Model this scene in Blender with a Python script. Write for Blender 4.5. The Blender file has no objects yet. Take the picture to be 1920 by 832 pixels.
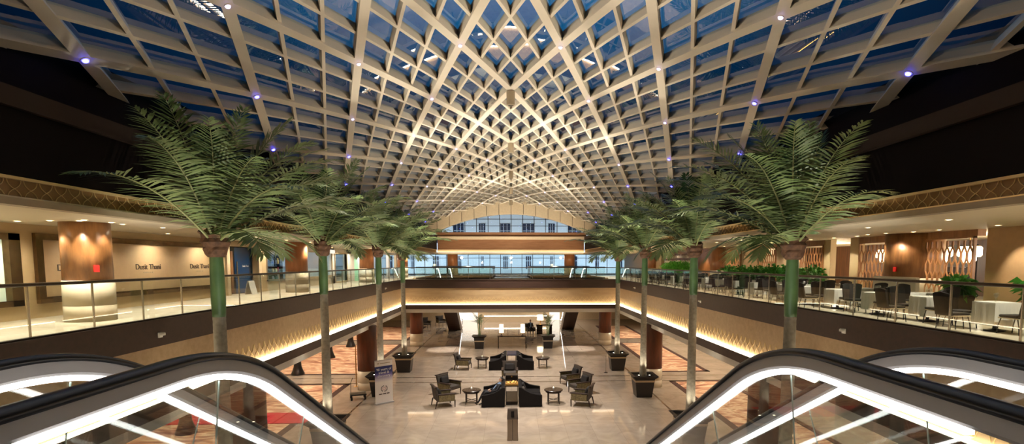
import bpy, bmesh, math, random
from mathutils import Vector, Matrix, Euler
random.seed(7)
R = math.radians
PI = math.pi
scn = bpy.context.scene
COL = scn.collection

# ------------------------------------------------------------------ materials
def lin(c):
    return tuple(((v/255)/12.92 if v/255 <= .04045 else ((v/255+.055)/1.055)**2.4) for v in c) + (1.0,)

MATS = {}
def base_mat(name):
    m = bpy.data.materials.new(name); m.use_nodes = True
    nt = m.node_tree
    b = nt.nodes['Principled BSDF']
    MATS[name] = m
    return m, nt, b

def plain(name, c, rough=.5, metal=0.0, noise=.06, scale=6.0, spec=.5, sheen=0):
    """solid colour with a slight procedural mottling"""
    m, nt, b = base_mat(name)
    col = lin(c)
    tc = nt.nodes.new('ShaderNodeTexCoord')
    n = nt.nodes.new('ShaderNodeTexNoise'); n.inputs['Scale'].default_value = scale; n.inputs['Detail'].default_value = 4
    nt.links.new(tc.outputs['Object'], n.inputs['Vector'])
    mx = nt.nodes.new('ShaderNodeMix'); mx.data_type = 'RGBA'
    nt.links.new(n.outputs['Fac'], mx.inputs['Factor'])
    mx.inputs[6].default_value = tuple(max(0, v*(1-noise*2)) for v in col[:3])+(1,)
    mx.inputs[7].default_value = tuple(min(1, v*(1+noise*2)) for v in col[:3])+(1,)
    nt.links.new(mx.outputs[2], b.inputs['Base Color'])
    b.inputs['Roughness'].default_value = rough
    b.inputs['Metallic'].default_value = metal
    b.inputs['Specular IOR Level'].default_value = spec
    if sheen: b.inputs['Sheen Weight'].default_value = sheen
    return m

def wood(name, c1, c2, axis='z', rough=.35, grain=14.0, spec=.5):
    m, nt, b = base_mat(name)
    b.inputs['Specular IOR Level'].default_value = spec
    tc = nt.nodes.new('ShaderNodeTexCoord')
    mp = nt.nodes.new('ShaderNodeMapping')
    s = {'x': (.25, grain/6, grain/6), 'y': (grain/6, .25, grain/6), 'z': (grain/6, grain/6, .25)}[axis]
    mp.inputs['Scale'].default_value = s
    nt.links.new(tc.outputs['Object'], mp.inputs['Vector'])
    n = nt.nodes.new('ShaderNodeTexNoise'); n.inputs['Scale'].default_value = 3.0; n.inputs['Detail'].default_value = 6; n.inputs['Roughness'].default_value = .65
    nt.links.new(mp.outputs['Vector'], n.inputs['Vector'])
    cr = nt.nodes.new('ShaderNodeValToRGB')
    cr.color_ramp.elements[0].position = .32; cr.color_ramp.elements[0].color = lin(c1)
    cr.color_ramp.elements[1].position = .68; cr.color_ramp.elements[1].color = lin(c2)
    nt.links.new(n.outputs['Fac'], cr.inputs['Fac'])
    nt.links.new(cr.outputs['Color'], b.inputs['Base Color'])
    b.inputs['Roughness'].default_value = rough
    return m

def emit(name, c, s):
    m, nt, b = base_mat(name)
    b.inputs['Base Color'].default_value = lin(c)
    b.inputs['Emission Color'].default_value = lin(c)
    b.inputs['Emission Strength'].default_value = s
    return m

def glass(name, tint, base=.05, rough=.01, gcol=(1, 1, 1, 1), power=5.0):
    """clear pane: see-through with a mirror layer that grows towards grazing angles"""
    m, nt, b = base_mat(name)
    nt.nodes.remove(b)
    out = nt.nodes['Material Output']
    tr = nt.nodes.new('ShaderNodeBsdfTransparent'); tr.inputs['Color'].default_value = tint
    gl = nt.nodes.new('ShaderNodeBsdfGlossy'); gl.inputs['Roughness'].default_value = rough; gl.inputs['Color'].default_value = gcol
    lw = nt.nodes.new('ShaderNodeLayerWeight'); lw.inputs['Blend'].default_value = .5
    pw = nt.nodes.new('ShaderNodeMath'); pw.operation = 'POWER'; pw.inputs[1].default_value = power
    ma = nt.nodes.new('ShaderNodeMath'); ma.operation = 'MULTIPLY_ADD'; ma.inputs[1].default_value = 1-base; ma.inputs[2].default_value = base
    mx = nt.nodes.new('ShaderNodeMixShader')
    nt.links.new(lw.outputs['Facing'], pw.inputs[0]); nt.links.new(pw.outputs[0], ma.inputs[0])
    nt.links.new(ma.outputs[0], mx.inputs['Fac'])
    nt.links.new(tr.outputs[0], mx.inputs[1]); nt.links.new(gl.outputs[0], mx.inputs[2])
    nt.links.new(mx.outputs[0], out.inputs['Surface'])
    return m

def math_node(nt, op, a=None, b=None, c=None):
    n = nt.nodes.new('ShaderNodeMath'); n.operation = op
    for i, v in enumerate((a, b, c)):
        if v is None: continue
        if isinstance(v, (int, float)): n.inputs[i].default_value = v
        else: nt.links.new(v, n.inputs[i])
    return n.outputs[0]

def marble_floor(name, ca, cb, line_c, tile, xlines, ylines, rough=.055):
    m, nt, b = base_mat(name)
    tc = nt.nodes.new('ShaderNodeTexCoord')
    n = nt.nodes.new('ShaderNodeTexNoise'); n.inputs['Scale'].default_value = .9; n.inputs['Detail'].default_value = 8; n.inputs['Distortion'].default_value = 1.5
    nt.links.new(tc.outputs['Object'], n.inputs['Vector'])
    cr = nt.nodes.new('ShaderNodeValToRGB')
    cr.color_ramp.elements[0].position = .35; cr.color_ramp.elements[0].color = lin(ca)
    cr.color_ramp.elements[1].position = .65; cr.color_ramp.elements[1].color = lin(cb)
    nt.links.new(n.outputs['Fac'], cr.inputs['Fac'])
    br = nt.nodes.new('ShaderNodeTexBrick'); br.offset = 0
    br.inputs['Scale'].default_value = 1.0; br.inputs['Brick Width'].default_value = tile; br.inputs['Row Height'].default_value = tile
    br.inputs['Mortar Size'].default_value = .006
    br.inputs['Color1'].default_value = (1, 1, 1, 1); br.inputs['Color2'].default_value = (.9, .9, .9, 1); br.inputs['Mortar'].default_value = (.7, .68, .66, 1)
    nt.links.new(tc.outputs['Object'], br.inputs['Vector'])
    mul = nt.nodes.new('ShaderNodeMix'); mul.data_type = 'RGBA'; mul.blend_type = 'MULTIPLY'; mul.inputs['Factor'].default_value = 1
    nt.links.new(cr.outputs['Color'], mul.inputs[6]); nt.links.new(br.outputs['Color'], mul.inputs[7])
    sp = nt.nodes.new('ShaderNodeSeparateXYZ'); nt.links.new(tc.outputs['Object'], sp.inputs[0])
    mask = None
    for axis, lines in (('X', xlines), ('Y', ylines)):
        for v, w in lines:
            d = math_node(nt, 'SUBTRACT', sp.outputs[axis], v)
            d = math_node(nt, 'ABSOLUTE', d)
            d = math_node(nt, 'LESS_THAN', d, w)
            mask = d if mask is None else math_node(nt, 'MAXIMUM', mask, d)
    if mask is not None:
        m2 = nt.nodes.new('ShaderNodeMix'); m2.data_type = 'RGBA'
        nt.links.new(mask, m2.inputs['Factor']); nt.links.new(mul.outputs[2], m2.inputs[6]); m2.inputs[7].default_value = lin(line_c)
        nt.links.new(m2.outputs[2], b.inputs['Base Color'])
    else:
        nt.links.new(mul.outputs[2], b.inputs['Base Color'])
    b.inputs['Roughness'].default_value = rough
    b.inputs['Specular IOR Level'].default_value = .9
    return m

def carpet_mat(name):
    m, nt, b = base_mat(name)
    tc = nt.nodes.new('ShaderNodeTexCoord')
    mp = nt.nodes.new('ShaderNodeMapping'); mp.inputs['Scale'].default_value = (.28, .75, 1)
    nt.links.new(tc.outputs['Object'], mp.inputs['Vector'])
    n = nt.nodes.new('ShaderNodeTexNoise'); n.inputs['Scale'].default_value = 1.1; n.inputs['Detail'].default_value = 5; n.inputs['Distortion'].default_value = 2.2
    nt.links.new(mp.outputs['Vector'], n.inputs['Vector'])
    cr = nt.nodes.new('ShaderNodeValToRGB'); cr.color_ramp.interpolation = 'EASE'
    e = cr.color_ramp.elements
    e[0].position = .36; e[0].color = lin((150, 100, 80))
    e[1].position = .47; e[1].color = lin((200, 150, 118))
    for p, c in ((.54, (226, 192, 156)), (.62, (178, 126, 98)), (.72, (216, 182, 140))):
        x = e.new(p); x.color = lin(c)
    nt.links.new(n.outputs['Fac'], cr.inputs['Fac'])
    nt.links.new(cr.outputs['Color'], b.inputs['Base Color'])
    b.inputs['Roughness'].default_value = .95; b.inputs['Specular IOR Level'].default_value = .1
    return m

def banner_mat(name):
    """printed cloth: navy at the top fading to white"""
    m, nt, b = base_mat(name)
    tc = nt.nodes.new('ShaderNodeTexCoord')
    sp = nt.nodes.new('ShaderNodeSeparateXYZ'); nt.links.new(tc.outputs['Object'], sp.inputs[0])
    cr = nt.nodes.new('ShaderNodeValToRGB'); e = cr.color_ramp.elements
    e[0].position = .50; e[0].color = lin((236, 226, 218))
    e[1].position = .66; e[1].color = lin((120, 108, 168))
    for p, c in ((.74, (38, 48, 112)), (.868, (34, 44, 104)), (.87, (232, 224, 216))):
        x = e.new(p); x.color = lin(c)
    v = math_node(nt, 'DIVIDE', sp.outputs['Z'], 2.3)
    nt.links.new(v, cr.inputs['Fac']); nt.links.new(cr.outputs['Color'], b.inputs['Base Color'])
    b.inputs['Roughness'].default_value = .6
    return m

def leaf_mat(name, c1, c2, rough=.42, trans=.0):
    m, nt, b = base_mat(name)
    tc = nt.nodes.new('ShaderNodeTexCoord')
    n = nt.nodes.new('ShaderNodeTexNoise'); n.inputs['Scale'].default_value = 2.2; n.inputs['Detail'].default_value = 3
    nt.links.new(tc.outputs['Object'], n.inputs['Vector'])
    cr = nt.nodes.new('ShaderNodeValToRGB')
    cr.color_ramp.elements[0].position = .3; cr.color_ramp.elements[0].color = lin(c1)
    cr.color_ramp.elements[1].position = .7; cr.color_ramp.elements[1].color = lin(c2)
    nt.links.new(n.outputs['Fac'], cr.inputs['Fac']); nt.links.new(cr.outputs['Color'], b.inputs['Base Color'])
    b.inputs['Roughness'].default_value = rough
    return m

M_floor = marble_floor('lobby_marble', (168, 150, 132), (184, 166, 148), (84, 62, 48), 1.2,
                       [(-8.0, .05), (8.0, .05)], [(32.75, .07), (34.25, .07), (47.2, .06), (19.5, .07)])
M_ufloor = marble_floor('gallery_marble', (216, 204, 180), (230, 218, 196), (150, 130, 100), 1.0, [], [], .24)
M_cream = plain('cream_plaster', (214, 192, 156), .6)
M_soffit = plain('soffit_plaster', (238, 224, 196), .65, noise=.02)
M_tan = plain('tan_wall', (178, 150, 112), .55, noise=.03)
M_grey_ledge = plain('warm_grey_ledge', (168, 150, 122), .5)
M_brown = wood('brown_fascia', (58, 40, 32), (72, 50, 40), 'y', .45)
M_shadewall = wood('shade_toned_upper_wall', (10, 4, 3), (15, 7, 5), 'y', .7, spec=.12)  # brown of the end wall, lack of light painted in as near-black
M_ledge_dark = plain('dark_ledge', (46, 33, 24), .6, spec=.2)
M_litendwall = wood('lit_toned_end_wood', (132, 94, 66), (150, 110, 80), 'x', .7, spec=.2)  # same brown as the side walls, lamplight put into the lighter tone
M_wood_y = wood('fascia_wood', (188, 156, 116), (208, 178, 138), 'y', .4, 10)
M_wood_x = wood('bridge_wood', (180, 148, 108), (200, 170, 128), 'x', .4, 10)
M_wood_z = wood('column_wood', (104, 68, 36), (164, 114, 66), 'z', .35, 9)
M_wood_r = wood('red_column_wood', (84, 42, 24), (116, 62, 36), 'z', .35, 9)
M_wood_o = wood('orange_column_wood', (140, 86, 48), (176, 116, 70), 'z', .35, 9)
M_marble_base = plain('cream_marble', (222, 206, 178), .2, noise=.04, scale=2)
M_screen = wood('screen_wood', (150, 102, 60), (182, 130, 82), 'z', .4)
M_gold = plain('gold_metal', (196, 152, 84), .35, .8)
M_goldline = plain('gilded_pattern', (226, 198, 140), .4, .2)
M_rib = plain('rib_paint', (228, 214, 190), .5, noise=.02)
M_vglass = glass('skylight_glass', (.82, .91, .96, 1), .24, .012, (.95, .97, 1, 1), 3.0)
M_glass = glass('rail_glass', (.93, .96, .93, 1), .04)
M_eglass = glass('escalator_glass', (.90, .93, .92, 1), .07)
M_wglass = glass('window_glass', (.8, .9, .95, 1), .06)
M_bronze = plain('bronze_handrail', (62, 46, 34), .3, .6)
M_chrome = plain('brushed_steel', (190, 184, 174), .25, .9, noise=.03)
M_satin = plain('satin_aluminium', (176, 170, 168), .4, .25, noise=.03)
M_profile = plain('pale_rail_profile', (196, 192, 190), .45, .1, noise=.02)
M_gedge = plain('glass_edge', (206, 226, 216), .3)
M_rubber = plain('black_rubber', (12, 12, 15), .3, spec=.3)
M_black = plain('black_lacquer', (24, 20, 18), .3)
M_blackfab = plain('black_fabric', (17, 15, 15), .9)
M_sofa = plain('charcoal_fabric', (21, 17, 16), .9, spec=.2)
M_cush = plain('dark_cushion', (26, 20, 18), .8)
M_patfab = plain('grey_patterned_fabric', (62, 53, 45), .85, noise=.45, scale=14)
M_goldpat = plain('gold_patterned_fabric', (104, 92, 62), .8, noise=.5, scale=16)
M_darkwood = wood('espresso_wood', (34, 23, 17), (50, 34, 25), 'x', .25)
M_brownleg = plain('dark_brown_frame', (46, 30, 22), .4)
M_white = plain('white_paint', (240, 234, 224), .5, noise=.02)
M_cloth = plain('white_tablecloth', (206, 204, 198), .8, noise=.03)
M_planter = plain('black_planter', (34, 29, 27), .4)
M_soil = plain('dark_soil', (38, 28, 22), .95, noise=.3, scale=20)
M_trunk = plain('grey_trunk', (146, 138, 124), .85, noise=.25, scale=9)
M_shaft = leaf_mat('green_crownshaft', (58, 84, 48), (74, 102, 58), .45)
M_husk = plain('brown_husk', (86, 58, 38), .85, noise=.5, scale=9)
M_frond = leaf_mat('palm_leaflets', (68, 92, 50), (126, 144, 88), .4)
M_fronddk = leaf_mat('palm_leaflets_deep', (34, 78, 32), (60, 108, 46), .42)
M_rach = plain('frond_rib', (128, 132, 84), .5)
M_bush = leaf_mat('shrub_leaves', (40, 108, 32), (86, 158, 58), .5)
M_hedge = leaf_mat('hedge_leaves', (62, 140, 34), (120, 196, 66), .5)
M_cane = leaf_mat('cane_palm_leaves', (58, 92, 48), (150, 170, 120), .4)
M_carpet = carpet_mat('swirl_carpet')
M_carpetb = plain('carpet_border', (70, 42, 30), .95)
M_red = plain('red_runner', (190, 32, 40), .9)
M_redbox = plain('red_signal', (214, 40, 34), .4)
M_cove = emit('cove_light', (255, 238, 208), 12.0)
M_cove2 = emit('upper_cove_light', (255, 205, 110), 20)
M_estrip = emit('escalator_light', (255, 250, 246), 9.0)
M_down = emit('downlight_lens', (255, 236, 200), 14.0)
M_led = emit('violet_led', (176, 160, 255), 16.0)
M_ledb = emit('blue_led', (60, 60, 255), 22.0)
M_lamp = emit('lamp_shade_glow', (255, 236, 196), 4.0)
M_panel = emit('lit_shop_panel', (222, 232, 205), .55)
M_whitelit = emit('lit_white_panel', (250, 244, 232), .9)
M_blueglow = emit('blue_display', (60, 120, 220), .8)
M_fac = plain('pale_facade', (196, 202, 206), .7)
M_facwin = plain('facade_window', (30, 44, 66), .15)
M_facwinlit = emit('lit_office_window', (255, 214, 150), .9)
M_bluedoor = plain('navy_door_panel', (12, 58, 104), .25)
M_darkdoor = plain('black_door_panel', (16, 14, 16), .2)
M_mirror = plain('antique_mirror_frame', (112, 90, 62), .18, .8, noise=.3, scale=5)
M_skin = plain('skin', (196, 150, 122), .5, noise=.03)
M_suit = plain('dark_suit', (26, 24, 28), .8)
M_shirt = plain('blue_shirt', (118, 144, 178), .8)
M_hair = plain('black_hair', (18, 15, 14), .6)
M_shoe = plain('black_shoe', (14, 12, 12), .3)
M_banner = banner_mat('printed_banner')
M_ink = plain('dark_ink', (58, 42, 32), .6)
M_inkred = plain('copper_ink', (190, 90, 70), .6)
M_inkwhite = plain('white_ink', (240, 238, 236), .6)
M_binmetal = plain('bin_steel', (150, 136, 120), .35, .5)
M_binhood = plain('bin_hood', (92, 80, 70), .4, .3)

# ------------------------------------------------------------------ mesh helper
class MB:
    def __init__(s): s.v = []; s.f = []; s.mi = []
    def add(s, vs, fs, mi=0):
        o = len(s.v); s.v += [tuple(v) for v in vs]; s.f += [tuple(i+o for i in f) for f in fs]; s.mi += [mi]*len(fs); return s
    def box(s, x0, x1, y0, y1, z0, z1, mi=0):
        return s.add([(x0,y0,z0),(x1,y0,z0),(x1,y1,z0),(x0,y1,z0),(x0,y0,z1),(x1,y0,z1),(x1,y1,z1),(x0,y1,z1)],
                     [(0,3,2,1),(4,5,6,7),(0,1,5,4),(1,2,6,5),(2,3,7,6),(3,0,4,7)], mi)
    def frustum(s, z0, z1, a0, b0, a1, b1, cx=0, cy=0, mi=0):
        return s.add([(cx-a0,cy-b0,z0),(cx+a0,cy-b0,z0),(cx+a0,cy+b0,z0),(cx-a0,cy+b0,z0),(cx-a1,cy-b1,z1),(cx+a1,cy-b1,z1),(cx+a1,cy+b1,z1),(cx-a1,cy+b1,z1)],
                     [(0,3,2,1),(4,5,6,7),(0,1,5,4),(1,2,6,5),(2,3,7,6),(3,0,4,7)], mi)
    def lathe(s, prof, n=20, c=(0,0,0), mi=0, cap=True):
        vs = []; fs = []
        for r, z in prof:
            for i in range(n):
                a = 2*PI*i/n; vs.append((c[0]+r*math.cos(a), c[1]+r*math.sin(a), c[2]+z))
        for k in range(len(prof)-1):
            for i in range(n):
                j = (i+1) % n; fs.append((k*n+i, k*n+j, (k+1)*n+j, (k+1)*n+i))
        if cap:
            fs.append(tuple(range(n-1, -1, -1))); fs.append(tuple((len(prof)-1)*n+i for i in range(n)))
        return s.add(vs, fs, mi)
    def sweep(s, path, sec, up=Vector((0,0,1)), mi=0, closed_sec=True, ups=None, cap=True):
        """sweep a 2-D section [(side, up)] along a path"""
        path = [Vector(p) for p in path]; n = len(sec); vs = []; fs = []
        for i, p in enumerate(path):
            t = (path[min(i+1, len(path)-1)]-path[max(i-1, 0)]).normalized()
            u = Vector(ups[i]) if ups else up
            side = t.cross(u).normalized(); uu = side.cross(t).normalized()
            for a, b in sec: vs.append(p+side*a+uu*b)
        for i in range(len(path)-1):
            for j in range(n if closed_sec else n-1):
                k = (j+1) % n
                fs.append((i*n+j, i*n+k, (i+1)*n+k, (i+1)*n+j))
        if closed_sec and cap:
            fs.append(tuple(range(n-1, -1, -1))); fs.append(tuple((len(path)-1)*n+i for i in range(n)))
        return s.add(vs, fs, mi)
    def tube(s, path, r, n=8, mi=0):
        path = [Vector(p) for p in path]
        d = (path[-1]-path[0])
        up = Vector((0,0,1)) if abs(d.normalized().z) < .9 else Vector((0,1,0))
        rs = r if isinstance(r, (list, tuple)) else [r]*len(path)
        vs = []; fs = []
        for i, p in enumerate(path):
            t = (path[min(i+1, len(path)-1)]-path[max(i-1, 0)]).normalized()
            sd = t.cross(up).normalized(); uu = sd.cross(t)
            for k in range(n):
                a = 2*PI*k/n; vs.append(p+(sd*math.cos(a)+uu*math.sin(a))*rs[i])
        for i in range(len(path)-1):
            for k in range(n):
                j = (k+1) % n; fs.append((i*n+k, i*n+j, (i+1)*n+j, (i+1)*n+k))
        fs.append(tuple(range(n-1, -1, -1))); fs.append(tuple((len(path)-1)*n+i for i in range(n)))
        return s.add(vs, fs, mi)
    def disc(s, c, r, n=20, mi=0, flip=False):
        vs = [(c[0]+r*math.cos(2*PI*i/n), c[1]+r*math.sin(2*PI*i/n), c[2]) for i in range(n)]
        return s.add(vs, [tuple(range(n-1, -1, -1)) if flip else tuple(range(n))], mi)
    def blob(s, c, r, n=10, mi=0, sq=(1,1,1)):
        prof = [(max(1e-3, r*math.sin(PI*k/n)), -r*math.cos(PI*k/n)) for k in range(n+1)]
        m = MB().lathe(prof, n*2)
        return s.add([(c[0]+x*sq[0], c[1]+y*sq[1], c[2]+z*sq[2]) for x, y, z in m.v], m.f, mi)
    def mesh(s, name, mats, smooth=False):
        me = bpy.data.meshes.new(name); me.from_pydata(s.v, [], s.f)
        if not isinstance(mats, (list, tuple)): mats = [mats]
        for m in mats: me.materials.append(m)
        if len(mats) > 1: me.polygons.foreach_set('material_index', s.mi)
        if smooth: me.polygons.foreach_set('use_smooth', [True]*len(me.polygons))
        me.update(); return me
    def build(s, name, mats, parent=None, loc=(0,0,0), rz=0, smooth=False, bevel=0):
        bm = bmesh.new(); me = s.mesh(name, mats, smooth)
        bm.from_mesh(me); bmesh.ops.recalc_face_normals(bm, faces=bm.faces); bm.to_mesh(me); bm.free()
        o = bpy.data.objects.new(name, me); COL.objects.link(o)
        o.location = loc; o.rotation_euler = (0, 0, rz)
        if parent: o.parent = parent
        if bevel:
            b = o.modifiers.new('Bevel', 'BEVEL'); b.width = bevel; b.segments = 2; b.limit_method = 'ANGLE'
        if smooth and not bevel:
            pass
        return o

def tag(o, label=None, cat=None, group=None, kind=None):
    if label: o['label'] = label
    if cat: o['category'] = cat
    if group: o['group'] = group
    if kind: o['kind'] = kind
    return o
def thing(name, label, cat, loc=(0,0,0), rz=0, group=None):
    o = bpy.data.objects.new(name, None); COL.objects.link(o); o.empty_display_size = .2
    o.location = loc; o.rotation_euler = (0, 0, rz)
    return tag(o, label, cat, group)
def struct(o): o['kind'] = 'structure'; return o
def put(name, mesh, parent=None, loc=(0,0,0), rot=(0,0,0), sc=1):
    o = bpy.data.objects.new(name, mesh); COL.objects.link(o); o.location = loc; o.rotation_euler = rot
    o.scale = (sc,)*3 if isinstance(sc, (int, float)) else sc
    if parent: o.parent = parent
    return o
def copy_tree(o, parent=None, loc=None, rz=None, label=None, group=None):
    c = o.copy(); COL.objects.link(c)
    if parent: c.parent = parent
    for ch in list(o.children): copy_tree(ch, c)
    if loc is not None: c.location = loc
    if rz is not None: c.rotation_euler = (0, 0, rz)
    if label: c['label'] = label
    if group: c['group'] = group
    return c
ORD = ['nearest','second','third','fourth','fifth','sixth','seventh','eighth','ninth','tenth','eleventh','twelfth','thirteenth','fourteenth','fifteenth','sixteenth','seventeenth','eighteenth','nineteenth','twentieth']

def text(name, body, size, mat, loc, rot, parent=None, ext=.008, spacing=1.0, align='CENTER', xs=1.0):
    c = bpy.data.curves.new(name, 'FONT'); c.body = body; c.size = size; c.extrude = ext; c.align_x = align; c.space_character = spacing
    c.offset = .0
    c.materials.append(mat)
    tmp = bpy.data.objects.new(name, c); COL.objects.link(tmp)
    dg = bpy.context.evaluated_depsgraph_get(); dg.update()
    me = bpy.data.meshes.new_from_object(tmp.evaluated_get(dg))
    bpy.data.objects.remove(tmp); bpy.data.curves.remove(c)
    o = bpy.data.objects.new(name, me); COL.objects.link(o); o.location = loc; o.rotation_euler = rot; o.scale.x = xs
    if parent: o.parent = parent
    return o

def spot(loc, target, power, color=(1, .84, .62), angle=120, blend=.8, radius=.06):
    l = bpy.data.lights.new('spot', 'SPOT'); l.energy = power; l.color = color; l.spot_size = R(angle); l.spot_blend = blend; l.shadow_soft_size = radius
    o = bpy.data.objects.new('spot_lamp', l); COL.objects.link(o); o.location = loc
    o.rotation_euler = (Vector(target)-Vector(loc)).to_track_quat('-Z', 'Y').to_euler()
    return o
def point(loc, power, color=(1, .84, .62), radius=.1):
    l = bpy.data.lights.new('bulb', 'POINT'); l.energy = power; l.color = color; l.shadow_soft_size = radius
    o = bpy.data.objects.new('bulb_lamp', l); COL.objects.link(o); o.location = loc; return o
WARM = (1, .895, .735); NEUT = (1, .94, .86); COOL = (.7, .85, 1)

# ------------------------------------------------------------------ camera
EYE = Vector((0, 0, 7.4))
cam = bpy.data.cameras.new('camera'); camo = bpy.data.objects.new('camera', cam); COL.objects.link(camo)
cam.sensor_width = 36; cam.lens = 1000/1920*36
cam.shift_x = -(1002.5-960)/1920; cam.shift_y = (576-416)/1920
cam.clip_start = .05; cam.clip_end = 400
camo.location = EYE
camo.rotation_euler = (R(90-4.8), 0, R(-2.5))
scn.camera = camo

# ------------------------------------------------------------------ constants of the hall
W = 8.2            # half width of the atrium
ZU = 6.0           # upper floor
YB0, YB1 = 41.0, 46.0   # bridge
YE = 60.0          # end wall

# ------------------------------------------------------------------ floors and slabs
struct(MB().box(-19, 19, -5.5, 72, -.25, 0).build('floor', M_floor))
struct(MB().box(-19, -8.25, -5, 68, 5.75, 6.0).build('floor_left', M_ufloor))
struct(MB().box(8.25, 21, -5, 68, 5.75, 6.0).build('floor_right', M_ufloor))
struct(MB().box(-8.25, 8.25, YB0+.05, YB1, 5.75, 6.0).build('floor_bridge', M_ufloor))
struct(MB().box(-8.25, 8.25, 55, 66, 5.6, 6.0).build('floor_back', M_ufloor))
struct(MB().box(-1.7, 1.7, YB1, 55, 5.7, 6.0).build('floor_walkway', M_ufloor))
struct(MB().box(-8.25, 8.25, -5, 1.2, 5.7, 6.0).build('floor_landing', M_ufloor))
# undersides of the upper slabs: ceilings of the lower level
struct(MB().box(-19, -8.35, -5, 68, 3.72, 3.85).build('ceiling_left_lower', M_soffit))
struct(MB().box(8.35, 19, -5, 68, 3.72, 3.85).build('ceiling_right_lower', M_soffit))
struct(MB().box(-8.35, 8.35, YB0+.2, YB1+.2, 3.72, 3.85).build('ceiling_bridge_lower', M_soffit))
struct(MB().box(-8.35, 8.35, 55, 68, 3.72, 3.85).build('ceiling_back_lower', M_soffit))
# upper soffits
struct(MB().box(-12.4, -8.22, -5, 66, 8.35, 8.5).build('ceiling_left', M_soffit))
struct(MB().box(8.22, 20.5, -5, 66, 8.35, 8.5).build('ceiling_right', M_soffit))
struct(MB().box(-8.22, 8.22, YE+.4, 66, 8.35, 8.5).build('ceiling_back', M_soffit))

# ------------------------------------------------------------------ balcony fascias (left, right, bridge)
def ogee_band(mb, length, z0, z1, cell, w=.022, t=.012):
    """interlaced gilded ogee lines along local x, facing local -y"""
    n = int(length/cell); h = z1-z0; seg = 7
    for i in range(n):
        for sgn in (1, -1):
            x0 = (i+.5)*cell - sgn*cell*.42
            pts = []
            for k in range(seg+1):
                s = k/seg
                e = .5-.5*math.cos(PI*s)
                e = e*.72 + .28*(.5-.5*math.cos(PI*min(1, max(0, (s-.3)/.4))))
                pts.append((x0+sgn*cell*.84*e, z0+h*s))
            for (xa, za), (xb, zb) in zip(pts, pts[1:]):
                d = Vector((xb-xa, zb-za)).normalized(); nx, nz = -d.y*w/2, d.x*w/2
                mb.add([(xa+nx, 0, za+nz), (xa-nx, 0, za-nz), (xb-nx, 0, zb-nz), (xb+nx, 0, zb+nz),
                        (xa+nx, -t, za+nz), (xa-nx, -t, za-nz), (xb-nx, -t, zb-nz), (xb+nx, -t, zb+nz)],
                       [(4,5,6,7), (0,4,7,3), (1,2,6,5)])

def fascia(side, length, loc, rz, brown, woodm):
    """local x runs along the edge, local -y faces the void"""
    nm = {'left': 1, 'right': 2, 'bridge': 3}[side]
    def s(mb, n, m): o = struct(mb.build(n, m, None, loc, rz)); return o
    s(MB().box(0, length, 0, .25, 5.46, 6.04).box(0, length, -.03, .25, 6.04, 6.09), 'trim_%d' % (nm*10), brown)
    s(MB().box(0, length, .06, .25, 4.2, 5.46), 'wall_%s_fascia' % side, woodm)
    s(MB().box(0, length, -.12, .25, 3.86, 4.19), 'trim_%d' % (nm*10+1), brown)
    s(MB().box(0, length, .0, .25, 3.57, 3.86), 'trim_%d' % (nm*10+2), M_white)
    st = MB().box(0, length, -.09, .05, 4.19, 4.225).build('trim_%d' % (nm*10+3), M_cove, None, loc, rz); struct(st)
    ob = MB(); ogee_band(ob, length, 4.30, 4.78, .36, .014)
    s(ob, 'trim_%d' % (nm*10+4), M_goldline).location = Vector(loc)+Matrix.Rotation(rz, 3, 'Z') @ Vector((0, .06, 0))
# left edge: faces +x ; local -y -> +x means rz=+90deg, local x -> +y
fascia('left', 46.0, (-W, -5, 0), R(90), M_brown, M_wood_y)
fascia('right', 46.0, (W, 41, 0), R(-90), M_brown, M_wood_y)
fascia('bridge', 2*W, (-W, YB0, 0), 0, wood('brown_fascia_bridge', (58, 40, 32), (72, 50, 40), 'x', .45), M_wood_x)
# voids beyond the bridge: plain wood edges
struct(MB().box(-8.4, -8.2, YB1, 55, 3.57, 6.08).build('wall_left_void', M_wood_y))
struct(MB().box(8.2, 8.4, YB1, 55, 3.57, 6.08).build('wall_right_void', M_wood_y))
struct(MB().box(-8.2, 8.2, 54.9, 55.05, 3.57, 6.08).build('wall_back_void', M_wood_x))
struct(MB().box(-8.2, 8.2, YB1-.02, YB1+.15, 3.57, 6.06).build('wall_bridge_back', M_wood_x))

# ------------------------------------------------------------------ upper walls of the atrium
def upper_wall(side, sx):
    rz = R(90) if sx < 0 else R(-90)
    L = YE+5
    loc = (sx*W, -5, 0) if sx < 0 else (sx*W, YE, 0)
    k = 40 if sx < 0 else 50
    def s(mb, n, m): return struct(mb.build(n, m, None, loc, rz))
    s(MB().box(0, L, .05, .3, 8.8, 9.95), 'wall_%s_upper' % side, M_shadewall)
    s(MB().box(0, L, -.06, .3, 9.95, 10.28).box(0, L, .3, 1.35, 10.2, 10.28), 'trim_%d' % k, M_ledge_dark)
    s(MB().box(0, L, 1.25, 1.5, 10.28, 11.9), 'wall_%s_clerestory' % side, M_shadewall)
    s(MB().box(0, L, -.1, .15, 8.34, 8.46), 'trim_%d' % (k+1), M_grey_ledge)
    s(MB().box(0, L, .10, .3, 8.46, 8.80), 'trim_%d' % (k+2), plain('bronze_band', (132, 100, 58), .5))
    s(MB().box(0, L, .02, .3, 8.78, 8.83), 'trim_%d' % (k+3), M_goldline)
    s(MB().box(0, L, .02, .09, 8.46, 8.475), 'trim_%d' % (k+4), M_cove2)
    ob = MB(); ogee_band(ob, L, 8.475, 8.78, .31, .009, .015)
    o = s(ob, 'trim_%d' % (k+5), M_goldline); o.location = Vector(loc)+Matrix.Rotation(rz, 3, 'Z') @ Vector((0, .10, 0))
upper_wall('left', -1)
upper_wall('right', 1)

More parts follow.
